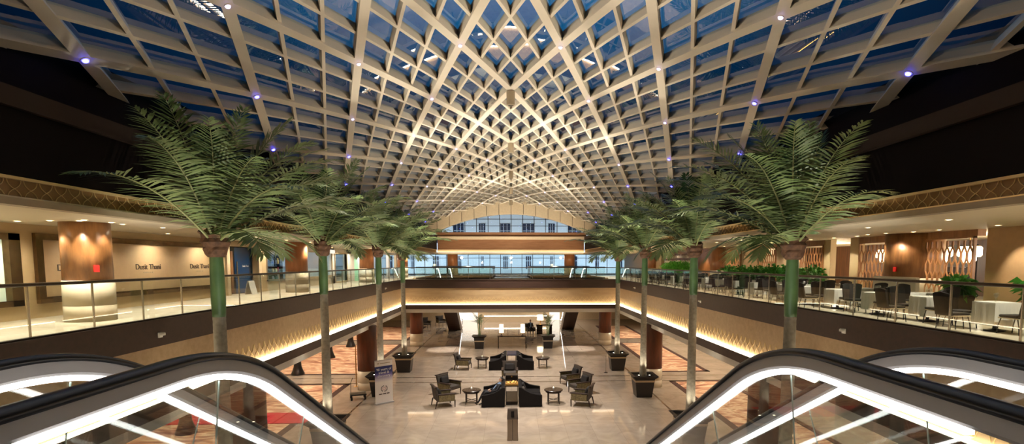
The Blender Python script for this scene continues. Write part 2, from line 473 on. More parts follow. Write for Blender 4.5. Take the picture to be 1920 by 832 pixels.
# ------------------------------------------------------------------ vault
DL = 8.8
KS = .1675*DL
Y00 = 1.35*DL
KMAX = 6.68
J0, J1 = -3.4, 2*((YE-.5)/DL-1.35)
def vz(x):
    return EYE.z+DL*(.732-.252*(abs(x)/DL)**1.75)
def vp(k, j, h=0):
    x = k*KS; e = .02
    dz = (vz(x+e)-vz(x-e))/(2*e)
    n = Vector((-dz, 0, 1)).normalized()
    return Vector((x, Y00+j*DL/2, vz(x)))+n*h, n
ceiling = bpy.data.objects.new('ceiling', None); COL.objects.link(ceiling); ceiling['kind'] = 'structure'
ceiling['label'] = 'arched glass roof on a cream lattice of crossing ribs over the atrium'
def rib_line(c, sgn):
    """nodes on j = c + sgn*k, clipped to the vault"""
    ka, kb = -KMAX, KMAX
    # j range
    if sgn > 0: lo, hi = J0-c, J1-c
    else: lo, hi = c-J1, c-J0
    ka = max(ka, lo); kb = min(kb, hi)
    if kb-ka < .3: return None
    n = max(2, int((kb-ka)*3)+1)
    pts = []; ups = []
    for i in range(n+1):
        k = ka+(kb-ka)*i/n
        p, nn = vp(k, c+sgn*k); pts.append(p); ups.append(nn)
    return pts, ups
ribs = []
c3min = int(math.floor((J0-KMAX)*3)); c3max = int(math.ceil((J1+KMAX)*3))
for c3 in range(c3min, c3max+1):
    if c3 % 2: continue            # lattice lines lie where c is a multiple of 2/3
    main = (c3 % 6 == 0)
    for sgn in (1, -1):
        r = rib_line(c3/3, sgn)
        if r: ribs.append((main, r))
mains = [r for m, r in ribs if m]; secs = [r for m, r in ribs if not m]
SECM = [(-.125, 0), (.125, 0), (.125, .08), (.08, .11), (.08, .34), (-.08, .34), (-.08, .11), (-.125, .08)]
SECS = [(-.045, .06), (.045, .06), (.045, .32), (-.045, .32)]
for pts, ups in mains:
    MB().sweep(pts, SECM, ups=ups).build('main_rib', M_rib, ceiling)
secs.sort(key=lambda r: min((p-EYE).length for p in r[0]))
nfree = 98-len(mains)
for pts, ups in secs[:max(0, nfree)]:
    MB().sweep(pts, SECS, ups=ups).build('cross_rib', M_rib, ceiling)
mb = MB()
for pts, ups in secs[max(0, nfree):]: mb.sweep(pts, SECS, ups=ups)
o = mb.build('cross_rib', M_rib, ceiling); o['kind'] = 'stuff'
# panes: flat quads between the ribs, every pane on its own plane
mb = MB(); S = 1/3
ia = int(-KMAX*3)-1; 
for a in range(c3min//2, c3max//2+1):          # u index (c of + lines)
    for b in range(c3min//2, c3max//2+1):
        # corner lattice: j-k = 2a/3, j+k = 2b/3
        cs = []
        for da, db in ((0,0), (1,0), (1,1), (0,1)):
            u = 2*(a+da)/3; v = 2*(b+db)/3
            cs.append(((v-u)/2, (u+v)/2))
        km = sum(c[0] for c in cs)/4; jm = sum(c[1] for c in cs)/4
        if abs(km) > KMAX or jm < J0-.3 or jm > J1+.3: continue
        q = [vp(max(-6.75, min(6.75, k)), min(max(j, J0), J1), .27)[0] for k, j in cs]
        ctr = sum(q, Vector())/4
        tilt = Vector((random.uniform(-1, 1), random.uniform(-1, 1), 0))*.012
        q = [p+Vector((0, 0, (p-ctr).dot(tilt))) for p in q]
        mb.add(q, [(0, 1, 2, 3)])
me = mb.mesh('pane', M_vglass)
o = put('pane', me, ceiling)
# node lamps and pendant cylinders
lamp0 = None; cyl0 = None
nl = 0
for j in range(-2, int(J1)+1):
    for k in range(-6, 7):
        if (k-j) % 2: continue
        p, n = vp(k, j, -.03)
        if p.y < 4 or p.y > YE-1: continue
        if k == 0:
            if cyl0 is None:
                cyl0 = thing('pendant_spotlight', 'cream cylinder spotlight hanging at a crossing of the roof ribs along the ridge', 'spotlight', (0,0,0), 0, 'cylinder spotlights along the roof ridge')
                MB().lathe([(.16, 0), (.16, -.5), (.14, -.52)], 16).build('housing', M_grey_ledge, cyl0, smooth=False)
                MB().disc((0, 0, -.525), .11, 16, flip=True).build('lens', plain('dim_lens', (90, 84, 74), .2), cyl0)
                cyl0.location = p; c = cyl0
            else: c = copy_tree(cyl0, loc=p)
            continue
        if lamp0 is None:
            lamp0 = thing('node_light', 'small violet-blue lamp where two main roof ribs cross', 'light', (0,0,0), 0, 'violet lamps at the rib crossings')
            MB().lathe([(.02, .02), (.065, .01), (.065, .03)], 14).build('bezel', M_rib, lamp0)
            MB().blob((0, 0, -.005), .046, 6, 0, (1, 1, .55)).build('bulb', M_led, lamp0)
            lampb = thing('node_light', 'small deep blue lamp at the outermost rib crossings near the dark wall', 'light', (0,0,0), 0, 'deep blue lamps along the roof edge')
            MB().lathe([(.02, .02), (.08, .01), (.08, .03)], 14).build('bezel', M_rib, lampb)
            MB().blob((0, 0, -.005), .062, 6, 0, (1, 1, .55)).build('bulb', M_ledb, lampb)
            usedb = False
        if abs(k) >= 5:
            if not usedb: o = lampb; usedb = True
            else: o = copy_tree(lampb)
        else:
            o = lamp0 if nl == 0 else copy_tree(lamp0); nl += 1
        o.location = p
        o.rotation_euler = (0, math.atan2(n.x, n.z), 0)

# end wall with the arched window
def arch_inner(x):   # underside of the arch over the end window
    return 10.73+(12.72-10.73)*max(0, 1-(abs(x)/8.25)**2.0)
N = 18
mb = MB(); NN = 64
for i in range(NN):
    xa = -9.4+18.8*i/NN; xb = -9.4+18.8*(i+1)/NN
    def lo(x): return arch_inner(x) if abs(x) < 8.25 else 10.5
    mb.add([(xa, YE-.75, lo(xa)), (xb, YE-.75, lo(xb)), (xb, YE-.75, vz(xb)+.35), (xa, YE-.75, vz(xa)+.35),
            (xa, YE+.3, lo(xa)), (xb, YE+.3, lo(xb)), (xb, YE+.3, vz(xb)+.35), (xa, YE+.3, vz(xa)+.35)],
           [(0,1,2,3), (7,6,5,4), (0,4,5,1), (3,2,6,7)])
struct(mb.build('trim_1', M_cream))
mb = MB()
for i in range(-6, 7):
    x = i*1.35
    mb.box(x-.02, x+.02, YE-.765, YE-.745, max(arch_inner(x), 10.5), vz(x)-.0)
struct(mb.build('trim_2', M_ledge_dark))
mb = MB()
for i in range(NN):
    xa = -8.3+16.6*i/NN; xb = -8.3+16.6*(i+1)/NN
    mb.add([(xa, YE, 10.6), (xb, YE, 10.6), (xb, YE, arch_inner(xb)+.02), (xa, YE, arch_inner(xa)+.02)], [(0,1,2,3)])
win1 = struct(mb.build('window_1', M_wglass))
mb = MB()
for i in range(-6, 7):
    x = i*1.28; mb.box(x-.035, x+.035, YE-.06, YE+.06, 10.7, arch_inner(x)+.02)
for z in (11.45, 12.2):
    xx = 8.25*math.sqrt(max(0, 1-(z-10.73)/1.99)); mb.box(-xx, xx, YE-.05, YE+.05, z-.03, z+.03)
mb.build('mullion', M_black, win1)
struct(MB().box(-W-.2, W+.2, YE-.1, YE+.3, 10.28, 10.75).box(-W, W, YE+.25, YE+.5, 8.8, 9.95).build('wall_back_upper', M_litendwall))
struct(MB().box(-W-.1, W+.1, YE-.35, YE+.3, 9.95, 10.28).build('trim_3', M_cream))
struct(MB().box(-W, W, YE-.05, YE+.3, 8.34, 8.55).build('trim_4', M_soffit))
struct(MB().box(-W, W, YE+.05, YE+.2, 8.55, 8.58).build('trim_5', emit('end_cove_light', (255, 226, 178), 5.0)))
struct(MB().box(-W, W, YE+.2, YE+.3, 8.55, 8.85).build('trim_6', M_cream))
# lower windows of the end wall
YW = 62.5
win2 = struct(MB().box(-15, 15, YW-.01, YW+.01, 6.0, 8.35).build('window_2', M_wglass))
mb = MB()
for i in range(-12, 13):
    mb.box(i*1.25-.03, i*1.25+.03, YW-.05, YW+.05, 6.0, 8.35)
mb.box(-15, 15, YW-.05, YW+.05, 7.88, 7.94).box(-15, 15, YW-.06, YW+.06, 6.0, 6.08)
mb.build('mullion', M_black, win2)
# outside: neighbouring block seen through the end glazing
bl = thing('office_block', 'pale office block with rows of dark windows outside the end glazing', 'building', (0, 78, 0))
MB().box(-26, 26, 0, 6, 0, 24).build('facade', M_fac, bl)
for i in range(11):
    x = -17.6+i*3.35
    for z0, z1 in ((6.5, 8.3), (10.2, 13.0), (14.6, 17.2)):
        w = [1.0, .55, 1.0, .75, .5, .75, .9, .5, 1.0, .7, .9][i]*(.45 if z0 < 8 else 1)
        wn = MB().box(x-w, x+w, -.08, .02, z0, z1).build('window', M_facwin, bl)
        mb = MB()
        for q in range(4): mb.box(x-w+q*2*w/3-.03, x-w+q*2*w/3+.03, -.12, -.07, z0, z1)
        mb.box(x-w, x+w, -.12, -.07, z0+(z1-z0)*.62, z0+(z1-z0)*.62+.06)
        mb.build('window_bar', M_fac, wn)
        if (i*7+int(z0)) % 5 == 0:
            MB().box(x-w+.1, x-w+.5, -.1, -.06, z0+.3, z0+.7).build('lit_pane', M_facwinlit, wn)
for x in (-14, -5, 5, 14): spot((x, 70.3, 5.6), (x*1.05, 78, 10), 4200, (.84, .92, 1), 130, .9, .3)  # unseen lamps added outside to brighten the facade

# wall behind the viewer and lower level outer walls
struct(MB().box(-19, 19, -5.4, -5, 0, 14).build('wall_front', M_tan))
struct(MB().box(-17.3, -17, -5, 72, 0, 3.75).build('wall_left_lower', M_cream))
struct(MB().box(17, 17.3, -5, 72, 0, 3.75).build('wall_right_lower', M_cream))
struct(MB().box(-19, 19, 69, 69.3, 0, 6).build('wall_back_lower', M_cream))

# ------------------------------------------------------------------ left gallery
XL = -12.0
def lwall(y0, y1, z0=6.0, z1=8.36, m=M_tan, n='wall_left'):
    return struct(MB().box(XL-.25, XL, y0, y1, z0, z1).build(n, m))
M_lightwall = plain('sand_wall', (198, 172, 130), .5, noise=.02)
lwall(-5, 9.5, m=M_lightwall); lwall(13.6, 23.3, m=M_lightwall); lwall(9.5, 13.6, 6, 6.34, M_lightwall); lwall(9.5, 13.6, 8.1, 8.36, M_lightwall)
lwall(23.3, 25.9, 8.1, 8.36, M_lightwall); lwall(25.9, 26.8, m=M_lightwall)
lwall(26.8, 36.9, 6, 6.5, M_marble_base); lwall(26.8, 41.5, 8.06, 8.36, M_white)
lwall(36.2, 36.95, m=M_white); lwall(39.6, 41.5, m=M_white)
lwall(41.5, 42.6, 6, 8.36, emit('green_tinted_panel', (150, 214, 176), .35)); lwall(42.6, 46.5, m=M_white)
lwall(46.5, 56.5, 8.15, 8.36, M_white)
for y in (49.6, 53.0): lwall(y, y+.5, m=M_white)
lwall(56.5, 62.5, m=M_lightwall)
# lit shop window at the near end
wn = thing('display_window', 'pale green lit display window in a mirrored frame at the near end of the wall', 'window', (XL, 9.5, 6.34))
MB().box(-.2, -.1, .2, 4.05, .1, 1.66).build('lit_pane', M_panel, wn)
MB().box(-.12, .06, 0, .22, 0, 1.76).box(-.12, .06, 3.8, 4.1, 0, 1.76).box(-.12, .06, 0, 4.1, 1.6, 1.76).box(-.12, .06, 0, 4.1, 0, .14).build('frame', M_mirror, wn)
# large framed wall panel with lettering
pn = thing('wall_panel', 'wide tan hoarding panel in a bronze mirror frame with repeated dark lettering', 'panel', (XL, 14.0, 6.36))
MB().box(0, .03, .18, 8.0, .16, 1.62).build('board', M_tan, pn)
MB().box(0, .09, 0, .2, 0, 1.78).box(0, .09, 7.95, 8.15, 0, 1.78).box(0, .07, .2, 7.95, 1.62, 1.78).box(0, .07, .2, 7.95, 0, .16).build('frame', M_mirror, pn)
for i, y in enumerate((15.25, 18.2, 21.1)):
    t = text('lettering', 'Dusit Thani', .25, M_ink, (.035, y-14.0, .82), (R(90), 0, R(90)), pn, .008, 1.0, xs=1.05)
    mb = MB()
    for q in range(5): mb.box(.03, .04, y-14-.24+q*.1, y-14-.24+q*.1+.07, .70, .735)
    mb.build('small_lettering', M_grey_ledge, pn)
# dark door with a blue leaf
dr = struct(MB().box(XL-.6, XL-.35, 23.2, 26.0, 6.0, 8.2).build('wall_left_recess', M_darkdoor))
d1 = struct(MB().box(XL-.34, XL-.28, 24.35, 25.85, 6.02, 8.08).build('door_1', M_bluedoor))
MB().box(XL-.26, XL-.22, 24.42, 24.48, 6.7, 7.45).build('door_handle', M_chrome, d1)
text('lettering', 'Dusit Thani', .13, M_inkwhite, (XL-.275, 25.3, 7.2), (R(90), 0, R(90)), d1, .004)
d2 = struct(MB().box(XL-.34, XL-.28, 23.35, 24.33, 6.02, 8.08).build('door_2', M_darkdoor))
MB().box(XL-.27, XL-.24, 23.95, 24.12, 6.05, 7.9).build('door_inlay', M_wood_z, d2)
struct(MB().box(XL-.02, XL+.06, 23.05, 23.3, 6, 8.3).box(XL-.02, XL+.06, 25.9, 26.15, 6, 8.3).box(XL-.02, XL+.06, 23.05, 26.15, 8.1, 8.3).build('trim_7', M_cream))
ss = thing('sandwich_board', 'small white folding sign stand by the blue door', 'sign', (XL+.45, 24.2, 6.0), R(80))
MB().add([(-.2,-.18,0),(.2,-.18,0),(.2,-.02,.6),(-.2,-.02,.6),(-.2,-.16,0),(.2,-.16,0),(.2,0,.6),(-.2,0,.6)], [(0,1,2,3),(4,7,6,5),(0,4,5,1),(3,2,6,7),(0,3,7,4),(1,5,6,2)]).build('front_board', M_white, ss)
MB().add([(-.2,.18,0),(.2,.18,0),(.2,.02,.6),(-.2,.02,.6),(-.2,.16,0),(.2,.16,0),(.2,0,.6),(-.2,0,.6)], [(0,1,2,3),(4,7,6,5),(0,4,5,1),(3,2,6,7),(0,3,7,4),(1,5,6,2)]).build('rear_board', M_white, ss)
# shop behind glass
struct(MB().box(-16.2, -16, 26.5, 60, 6, 8.5).build('wall_shop_back', plain('shop_wall', (150, 158, 168), .6)))
struct(MB().box(-16.2, -12.2, 26.5, 26.7, 6, 8.4).box(-16.2, -12.2, 46.3, 46.5, 6, 8.4).box(-16.2, -12.2, 36.5, 36.7, 6, 8.4).build('wall_shop_side', M_white))
struct(MB().box(-16.2, -12.2, 23, 62, 8.4, 8.5).build('ceiling_shop', M_white))
for n_, (y0, y1, z0, z1) in enumerate(((26.85, 31.3, 6.5, 8.06), (31.5, 36.3, 6.5, 8.06), (37.0, 39.6, 6.05, 8.06))):
    wd = struct(MB().box(XL-.12, XL-.1, y0, y1, z0, z1).build('window_%d' % (3+n_), M_wglass))
    fr = MB().box(XL-.15, XL+.05, y0-.08, y0, z0, z1).box(XL-.15, XL+.05, y1, y1+.08, z0, z1).box(XL-.15, XL+.05, y0-.08, y1+.08, z1-.05, z1+.03).box(XL-.15, XL+.05, y0-.08, y1+.08, z0-.03, z0+.06)
    fr.build('window_frame', M_chrome if n_ == 0 else M_cream, wd)
shopcols = [(150, 40, 40), (40, 70, 150), (210, 200, 180), (90, 70, 50), (40, 40, 44), (200, 160, 80), (70, 120, 110), (190, 190, 200)]
shopm = [plain('goods_%s' % i, c, .5) for i, c in enumerate(shopcols)]
for gi, y in enumerate((27.6, 30.4, 33.6, 38.2)):
    sh = thing('display_shelf', ['dark display shelf with goods nearest inside the glass shop', 'second display shelf inside the glass shop, right behind the wooden column', 'display shelf in the bright shop window beyond the wooden column', 'display shelf behind the last glazed shop door'][gi], 'shelf', (-14.6, y, 6.0))
    MB().box(-.3, -.26, -.8, .8, 0, 1.9).box(-.3, .2, -.8, -.76, 0, 1.9).box(-.3, .2, .76, .8, 0, 1.9).build('carcass', M_darkwood, sh)
    for z in (.3, .8, 1.3, 1.8): MB().box(-.28, .2, -.76, .76, z, z+.03).build('shelf_board', M_darkwood, sh)
    for z in (.33, .83, 1.33):
        for q in range(4):
            h = random.uniform(.18, .4); yy = y-.6+q*.38
            g = MB(); 
            if q % 2: g.lathe([(.07, 0), (.09, h*.4), (.05, h*.8), (.06, h)], 10)
            else: g.box(-.08, .08, -.1, .1, 0, h).box(-.05, .05, -.06, .06, h, h+.04)
            o = g.build('boxed_gift' if q % 2 == 0 else 'vase', random.choice(shopm), None, (-14.6+.0, yy, 6.0+z))
            tag(o, 'small %s on a shelf inside the glass-fronted shop on the left gallery' % ('box' if q % 2 == 0 else 'vase'), 'box' if q % 2 == 0 else 'vase', 'goods on the shop shelves')
for y, c in ((28.5, M_blueglow), (33.0, M_whitelit), (35.2, M_blueglow)):
    tg = tag(MB().box(-15.95, -15.9, y-.5, y+.5, 6.9, 8.0).box(-15.97, -15.89, y-.56, y+.56, 7.98, 8.05).build('lit_poster', c), {28.5: 'blue lit poster at the back of the nearest glass shop bay', 33.0: 'white lit poster at the back of the second shop bay', 35.2: 'blue lit poster at the far end of the second shop bay'}[y], 'poster')
sgn = thing('hanging_sign', 'small white lit sign box hanging from the soffit before the shop door', 'sign', (-10.9, 33.2, 7.95))
MB().box(-.04, .04, -.35, .35, 0, .22).build('sign_box', M_whitelit, sgn)
MB().box(-.01, .01, -.25, -.23, .22, .4).box(-.01, .01, .23, .25, .22, .4).build('hanger', M_black, sgn)
for y in (29, 34): point((-13.6, y, 8.1), 75, (.9, .95, 1), .1)
point((-13.6, 38.3, 8.1), 70, NEUT); 
for y in (48, 51.5, 55): point((-13.4, y, 8.1), 110, (.95, .97, 1), .12)

def column(name, loc, r, h, zb, wm, label, callbox=None):
    t = thing(name, label, 'column', loc)
    MB().lathe([(r, zb), (r, h)], 40).build('wood_cladding', wm, t, smooth=True)
    MB().lathe([(r+.02, 0), (r+.02, zb*.38), (r+.012, zb*.385), (r+.02, zb*.39), (r+.02, zb)], 40).build('marble_base', M_marble_base, t, smooth=True)
    if callbox:
        a = callbox
        MB().box(-.05, .05, -.03, .03, zb+.2, zb+.36).build('fire_call_point', M_redbox, t, (math.cos(a)*(r+.02), math.sin(a)*(r+.02), 0), a+PI/2)
    return t
for i, y in enumerate((13.35, 25.9, 38.3, 50.7)):
    column('round_column', (-10.2, y, ZU), .49, 2.36, .98, M_wood_z if i == 0 else M_wood_o,
           'round wood-clad column on a cream base on the left gallery, %s from the viewer' % ORD[i], R(-35) if i == 0 else None)
for s in (-1, 1):
    column('round_column', (s*6.65, 61.0, ZU), .6, 2.36, .98, M_wood_o, 'wood-clad column before the far upper windows, %s of the middle' % ('left' if s < 0 else 'right'))
# lower columns
for i, y in enumerate((17.1, 31.3, 47.6)):
    for s in (-1, 1):
        column('lobby_column', (s*8.45, y, 0), .56, 3.74, 1.12, M_wood_r,
               'dark brown lobby column on a cream base under the %s balcony, %s from the viewer' % ('left' if s < 0 else 'right', ORD[i]))

# ------------------------------------------------------------------ right gallery (restaurant)
XR = 13.3
def rwall(y0, y1, z0=6.0, z1=8.36, m=M_lightwall, x=XR):
    return struct(MB().box(x, x+.25, y0, y1, z0, z1).build('wall_right', m))
rwall(-5, 14.45, m=M_tan)
rwall(20.0, 20.5); rwall(21.8, 22.3); rwall(24.1, 26.3, m=M_tan); rwall(24.1, 32.6, 8.2, 8.36); rwall(32.6, 38.0, m=M_wood_o); rwall(47.0, 62.5, m=M_lightwall)
struct(MB().box(XR+.55, XR+.8, 37.9, 47.1, 6.0, 8.36).build('wall_right_bar', M_tan))
for y in (14.75, 18.1, 22.2, 26.3, 30.4): rwall(y, y+[1.95, 1.85, 1.9, 1.85, 2.2][[14.75, 18.1, 22.2, 26.3, 30.4].index(y)], 8.16, 8.36, M_screen, XR-.02)
struct(MB().box(19.5, 19.8, 8, 62, 6, 8.4).build('wall_right_back', wood('back_room_wood', (70, 44, 26), (104, 66, 38), 'z', .4)))
struct(MB().box(XR+.2, 19.6, 8, 8.2, 6, 8.4).box(XR+.8, 19.6, 36, 36.2, 6, 8.4).build('wall_right_side', M_tan))
# arch niche
mb = MB(); AY0, AY1, AZ = 28.15, 30.4, 8.2
def archz(s):
    s = abs(s)
    if s < .55: return 7.85+.32*math.sqrt(max(0, 1-(s/.55)**2))
    if s < .72: return 7.85-(s-.55)*.6
    return 7.4 if s < .8 else 6
cy = (AY0+AY1)/2; hw = (AY1-AY0)/2; n = 40
for i in range(n):
    a = -1+2*i/n; b_ = -1+2*(i+1)/n
    za, zb = archz(a*.97), archz(b_*.97)
    if min(za, zb) >= AZ: continue
    ya, yb = cy+a*hw, cy+b_*hw
    mb.add([(XR, ya, za), (XR, yb, zb), (XR, yb, AZ), (XR, ya, AZ), (XR+.2, ya, za), (XR+.2, yb, zb), (XR+.2, yb, AZ), (XR+.2, ya, AZ)], [(0,1,2,3), (7,6,5,4), (0,4,5,1)])
struct(mb.build('wall_right_arch', M_tan))
struct(MB().box(XR+1.2, XR+1.3, 27.6, 31, 6, 8.3).build('wall_right_niche', M_cream))
def lattice(y0, y1, z1, label):
    t = thing('lattice_screen', label, 'screen', (XR-.03, y0, ZU))
    L = y1-y0; H = z1-ZU
    MB().box(-.03, .05, 0, .05, 0, H).box(-.03, .05, L-.05, L, 0, H).box(-.03, .05, 0, L, H-.05, H).box(-.03, .05, 0, L, 0, .06).build('frame', M_screen, t)
    mb = MB(); nb = max(6, int(round(L/.105))); cw = L/nb; zs = .36
    for i in range(1, nb):
        pts = []; z = .05; k = 0
        sg = 1 if i % 2 else -1
        while z < H-.05:
            off = sg*cw*.36*(1 if k % 2 else -1)
            pts.append((0, i*cw+off, z)); pts.append((0, i*cw+off, min(H-.05, z+zs*.55))); z += zs; k += 1
        mb.sweep(pts, [(-.014, -.018), (.014, -.018), (.014, .018), (-.014, .018)], up=Vector((1, 0, 0)))
    mb.build('lattice', M_screen, t)
    return t
for y0, y1, z1, lb in ((14.8, 16.65, 8.16, 'carved wooden lattice screen right of the thick wood column'), (18.15, 19.9, 8.16, 'carved wooden lattice screen left of the thick wood column'),
                       (22.25, 24.05, 8.16, 'carved wooden lattice screen behind the nearest right palm crown'), (26.35, 28.1, 8.16, 'carved wooden lattice screen directly right of the arched niche'),
                       (30.45, 32.55, 8.16, 'carved wooden lattice screen left of the arched niche')):
    lattice(y0, y1, z1, lb)
for i, y in enumerate((17.4, 33.5, 49.5)):
    column('wall_column', (XR+.2, y, ZU), .84 if i == 0 else .8, 2.36, .9, M_wood_z if i == 0 else M_wood_o, 'half-round wood-clad column between restaurant screens, %s from the viewer' % ORD[i], R(197) if i == 0 else None)
struct(MB().box(XR-.05, XR+.3, 10.5, 14.4, 6.0, 8.36).build('wall_right_panel', plain('fluted_beige', (196, 158, 112), .5)))
# bar in the opening
br = thing('bar_counter', 'black bar counter with shelves of bottles seen in the restaurant opening', 'counter', (16.5, 20.9, ZU))
MB().box(-.3, .3, -1.2, 1.2, 0, 1.0).box(-.36, .36, -1.26, 1.26, 1.0, 1.05).build('counter', M_black, br)
MB().box(1.2, 1.3, -1.2, 1.2, 0, 2.1).build('back_panel', M_black, br)
for z in (1.2, 1.6): MB().box(.95, 1.2, -1.1, 1.1, z, z+.03).build('bar_shelf', M_darkwood, br)
# chandeliers in the back room
ch0 = None
for i, (x, y) in enumerate(((15.6, 16.4), (15.6, 17.6), (15.6, 18.8), (16.2, 20.6), (16.2, 22.6))):
    if ch0 is None:
        ch0 = thing('chandelier', 'white glass drum chandelier behind the near lattice screens', 'chandelier', (x, y, 7.6), 0, 'chandeliers in the restaurant room')
        MB().lathe([(.3, 0), (.34, .05), (.34, .3), (.3, .35)], 16).build('glass_drum', M_lamp, ch0)
        MB().lathe([(.16, -.2), (.2, -.12), (.2, 0)], 14).build('lower_tier', M_lamp, ch0)
        MB().lathe([(.015, .35), (.015, .8)], 6).build('stem', M_gold, ch0)
    else: copy_tree(ch0, loc=(x, y, 7.6))
for y in (12.5, 17, 21, 26, 31): point((16.0, y, 7.5), 200, WARM, .3)
point((XR+.7, 29.3, 8.0), 14, WARM); 
# bottle shelf wall
bs = thing('bottle_shelf', 'long wooden wall shelf unit holding two rows of pale bottles behind the hedge', 'shelf', (XR+.3, 38.0, ZU))
MB().box(.1, .16, 0, 9, .9, 2.2).build('back_panel', M_wood_o, bs)
for z in (1.35, 1.75, 2.15): MB().box(-.2, .12, 0, 9, z-.03, z).build('shelf_board', M_wood_o, bs)
mbt = MB().lathe([(.055, 0), (.06, .02), (.06, .16), (.022, .22), (.022, .29)], 10)
mcap = MB().lathe([(.026, .27), (.026, .31)], 8)
b0 = None
M_bottle = plain('pale_bottle', (236, 222, 196), .3)
for z in (1.35, 1.75):
    for q in range(24):
        y = 38.3+q*.36
        lb = 'pale bottle in the %s row of the long wall shelf behind the hedge' % ('upper' if z > 1.5 else 'lower')
        gp = 'bottles in the %s row of the wall shelf' % ('upper' if z > 1.5 else 'lower')
        if b0 is None:
            b0 = mbt.build('bottle', M_bottle, None, (XR+.24, y, ZU+z), 0, True); tag(b0, lb, 'bottle', gp)
            mcap.build('cap', M_black, b0)
        else: copy_tree(b0, loc=(XR+.24, y, ZU+z), label=lb, group=gp)
for y in (39.5, 42.5, 45.5): spot((XR-.9, y, 8.3), (XR+.4, y, 7.4), 40, WARM, 100)
# hedges and shrubs
def leaf_clump(mb, c, rx, ry, rz, n, ln, seed, droop=.4):
    rd = random.Random(seed)
    for i in range(n):
        while True:
            p = Vector((rd.uniform(-1, 1), rd.uniform(-1, 1), rd.uniform(-1, 1)))
            if p.length < 1: break
        p = p*(.55+.45*rd.random())
        d = Vector((p.x+rd.uniform(-.6, .6), p.y+rd.uniform(-.6, .6), p.z+rd.uniform(-.2, .9))).normalized()
        q = Vector((c[0]+p.x*rx, c[1]+p.y*ry, c[2]+p.z*rz))
        s = d.cross(Vector((rd.uniform(-1, 1), rd.uniform(-1, 1), rd.uniform(-1, 1)))).normalized()
        L = ln*rd.uniform(.6, 1.2); w = L*.22
        m = q+d*L*.5; t = q+d*L-Vector((0, 0, L*droop))
        mb.add([q, m+s*w, t, m-s*w], [(0, 1, 2, 3)])
hp = thing('hedge_planter', 'long box planter with a bright green hedge in front of the bottle shelf', 'planter', (12.4, 35.4, ZU))
MB().box(-.3, .3, 0, 8.6, 0, .55).box(-.33, .33, -.03, 8.63, .5, .57).build('trough', M_darkwood, hp)
mb = MB(); leaf_clump(mb, (0, 4.3, 1.0), .45, 4.5, .52, 3000, .2, 3); mb.build('hedge', M_hedge, hp)
for y in (36.5, 39, 41.5, 43.5): spot((11.4, y, 8.3), (12.4, y, 6.8), 45, (.9, 1, .6), 80)
for i, (x, y, s, n) in enumerate(((12.3, 11.7, .72, 340), (12.5, 14.4, .5, 220), (12.45, 21.6, .8, 260), (12.45, 23.2, .85, 260), (12.45, 24.9, .8, 260), (12.45, 26.6, .8, 240), (12.45, 28.4, .78, 240), (12.45, 30.2, .78, 220))):
    lb = ['bushy spot-lit shrub in a black pot at the near right end of the restaurant', 'low shrub in a black pot before the near lattice screen', 'leafy potted shrub behind the nearest right palm trunk, first of its row', 'leafy potted shrub, second of the row along the restaurant', 'leafy potted shrub, third of the row along the restaurant', 'leafy potted shrub, fourth of the row along the restaurant', 'leafy potted shrub, fifth of the row along the restaurant', 'leafy potted shrub farthest along the restaurant row'][i]
    t = thing('potted_shrub', lb, 'plant', (x, y, ZU), 0, 'potted shrubs along the restaurant')
    MB().frustum(0, .5, .22, .22, .28, .28).frustum(.46, .5, .31, .31, .31, .31).build('pot', M_planter, t)
    mb = MB(); leaf_clump(mb, (0, 0, .5+.45*s), .6*s, .75*s, .5*s, n, .3, 20+i); mb.build('foliage', M_bush, t)
    MB().tube([(0, 0, .4), (.03, .02, .9)], .03, 6).build('stem', M_husk, t)
    spot((x-.75, y, ZU+2.3), (x, y, ZU+.8), 34 if i else 60, (.8, 1, .6), 60)

# ------------------------------------------------------------------ railings
def railing(name, label, pts_len, loc, rz, first=.0, pitch=1.42, h=1.05):
    """local x along the rail"""
    t = thing(name, label, 'railing', loc, rz)
    MB().sweep([(0, 0, h-.03), (pts_len, 0, h-.03)], [(.045*math.cos(a), .032*math.sin(a)) for a in [2*PI*k/12 for k in range(12)]]).build('handrail', M_bronze, t)
    MB().box(0, pts_len, -.05, .05, .03, .12).build('base_channel', M_ledge_dark, t)
    x = first; i = 0
    xs = []
    while x < pts_len: xs.append(x); x += pitch
    gm = None
    for x in xs:
        e = min(x+pitch, pts_len)
        if e-x < .15: continue
        MB().box(x+.006, e-.006, -.007, .007, .08, h-.05).build('glass_panel', M_glass, t)
        if x > 0: MB().box(x-.011, x+.011, -.016, .016, .08, h-.04).build('panel_clip', M_chrome, t)
    return t
railing('glass_railing', 'frameless glass railing with bronze handrail along the left balcony', 39.0, (-W-.06, 2.0, ZU), R(90), first=.36)
railing('glass_railing', 'frameless glass railing with bronze handrail along the restaurant balcony', 39.0, (W+.06, 41.0, ZU), R(-90), first=.1)
railing('glass_railing', 'frameless glass railing along the front edge of the cross bridge', 2*W, (-W, YB0+.06, ZU), 0, pitch=1.64)
for s, lb in ((-1, 'left'), (1, 'right')):
    railing('glass_railing', 'glass railing along the rear edge of the bridge, %s half' % lb, 6.4, (-W+.1 if s < 0 else 1.7, YB1-.1, ZU), 0, pitch=1.6)
    railing('glass_railing', 'glass railing on the %s side of the narrow walkway behind the bridge' % lb, 8.9, (s*1.66, YB1+.05, ZU), R(90), pitch=1.5)
    railing('glass_railing', 'far glass railing at the %s of the rear opening' % lb, 6.4, (-W+.1 if s < 0 else 1.7, 55.1, ZU), 0, pitch=1.6)

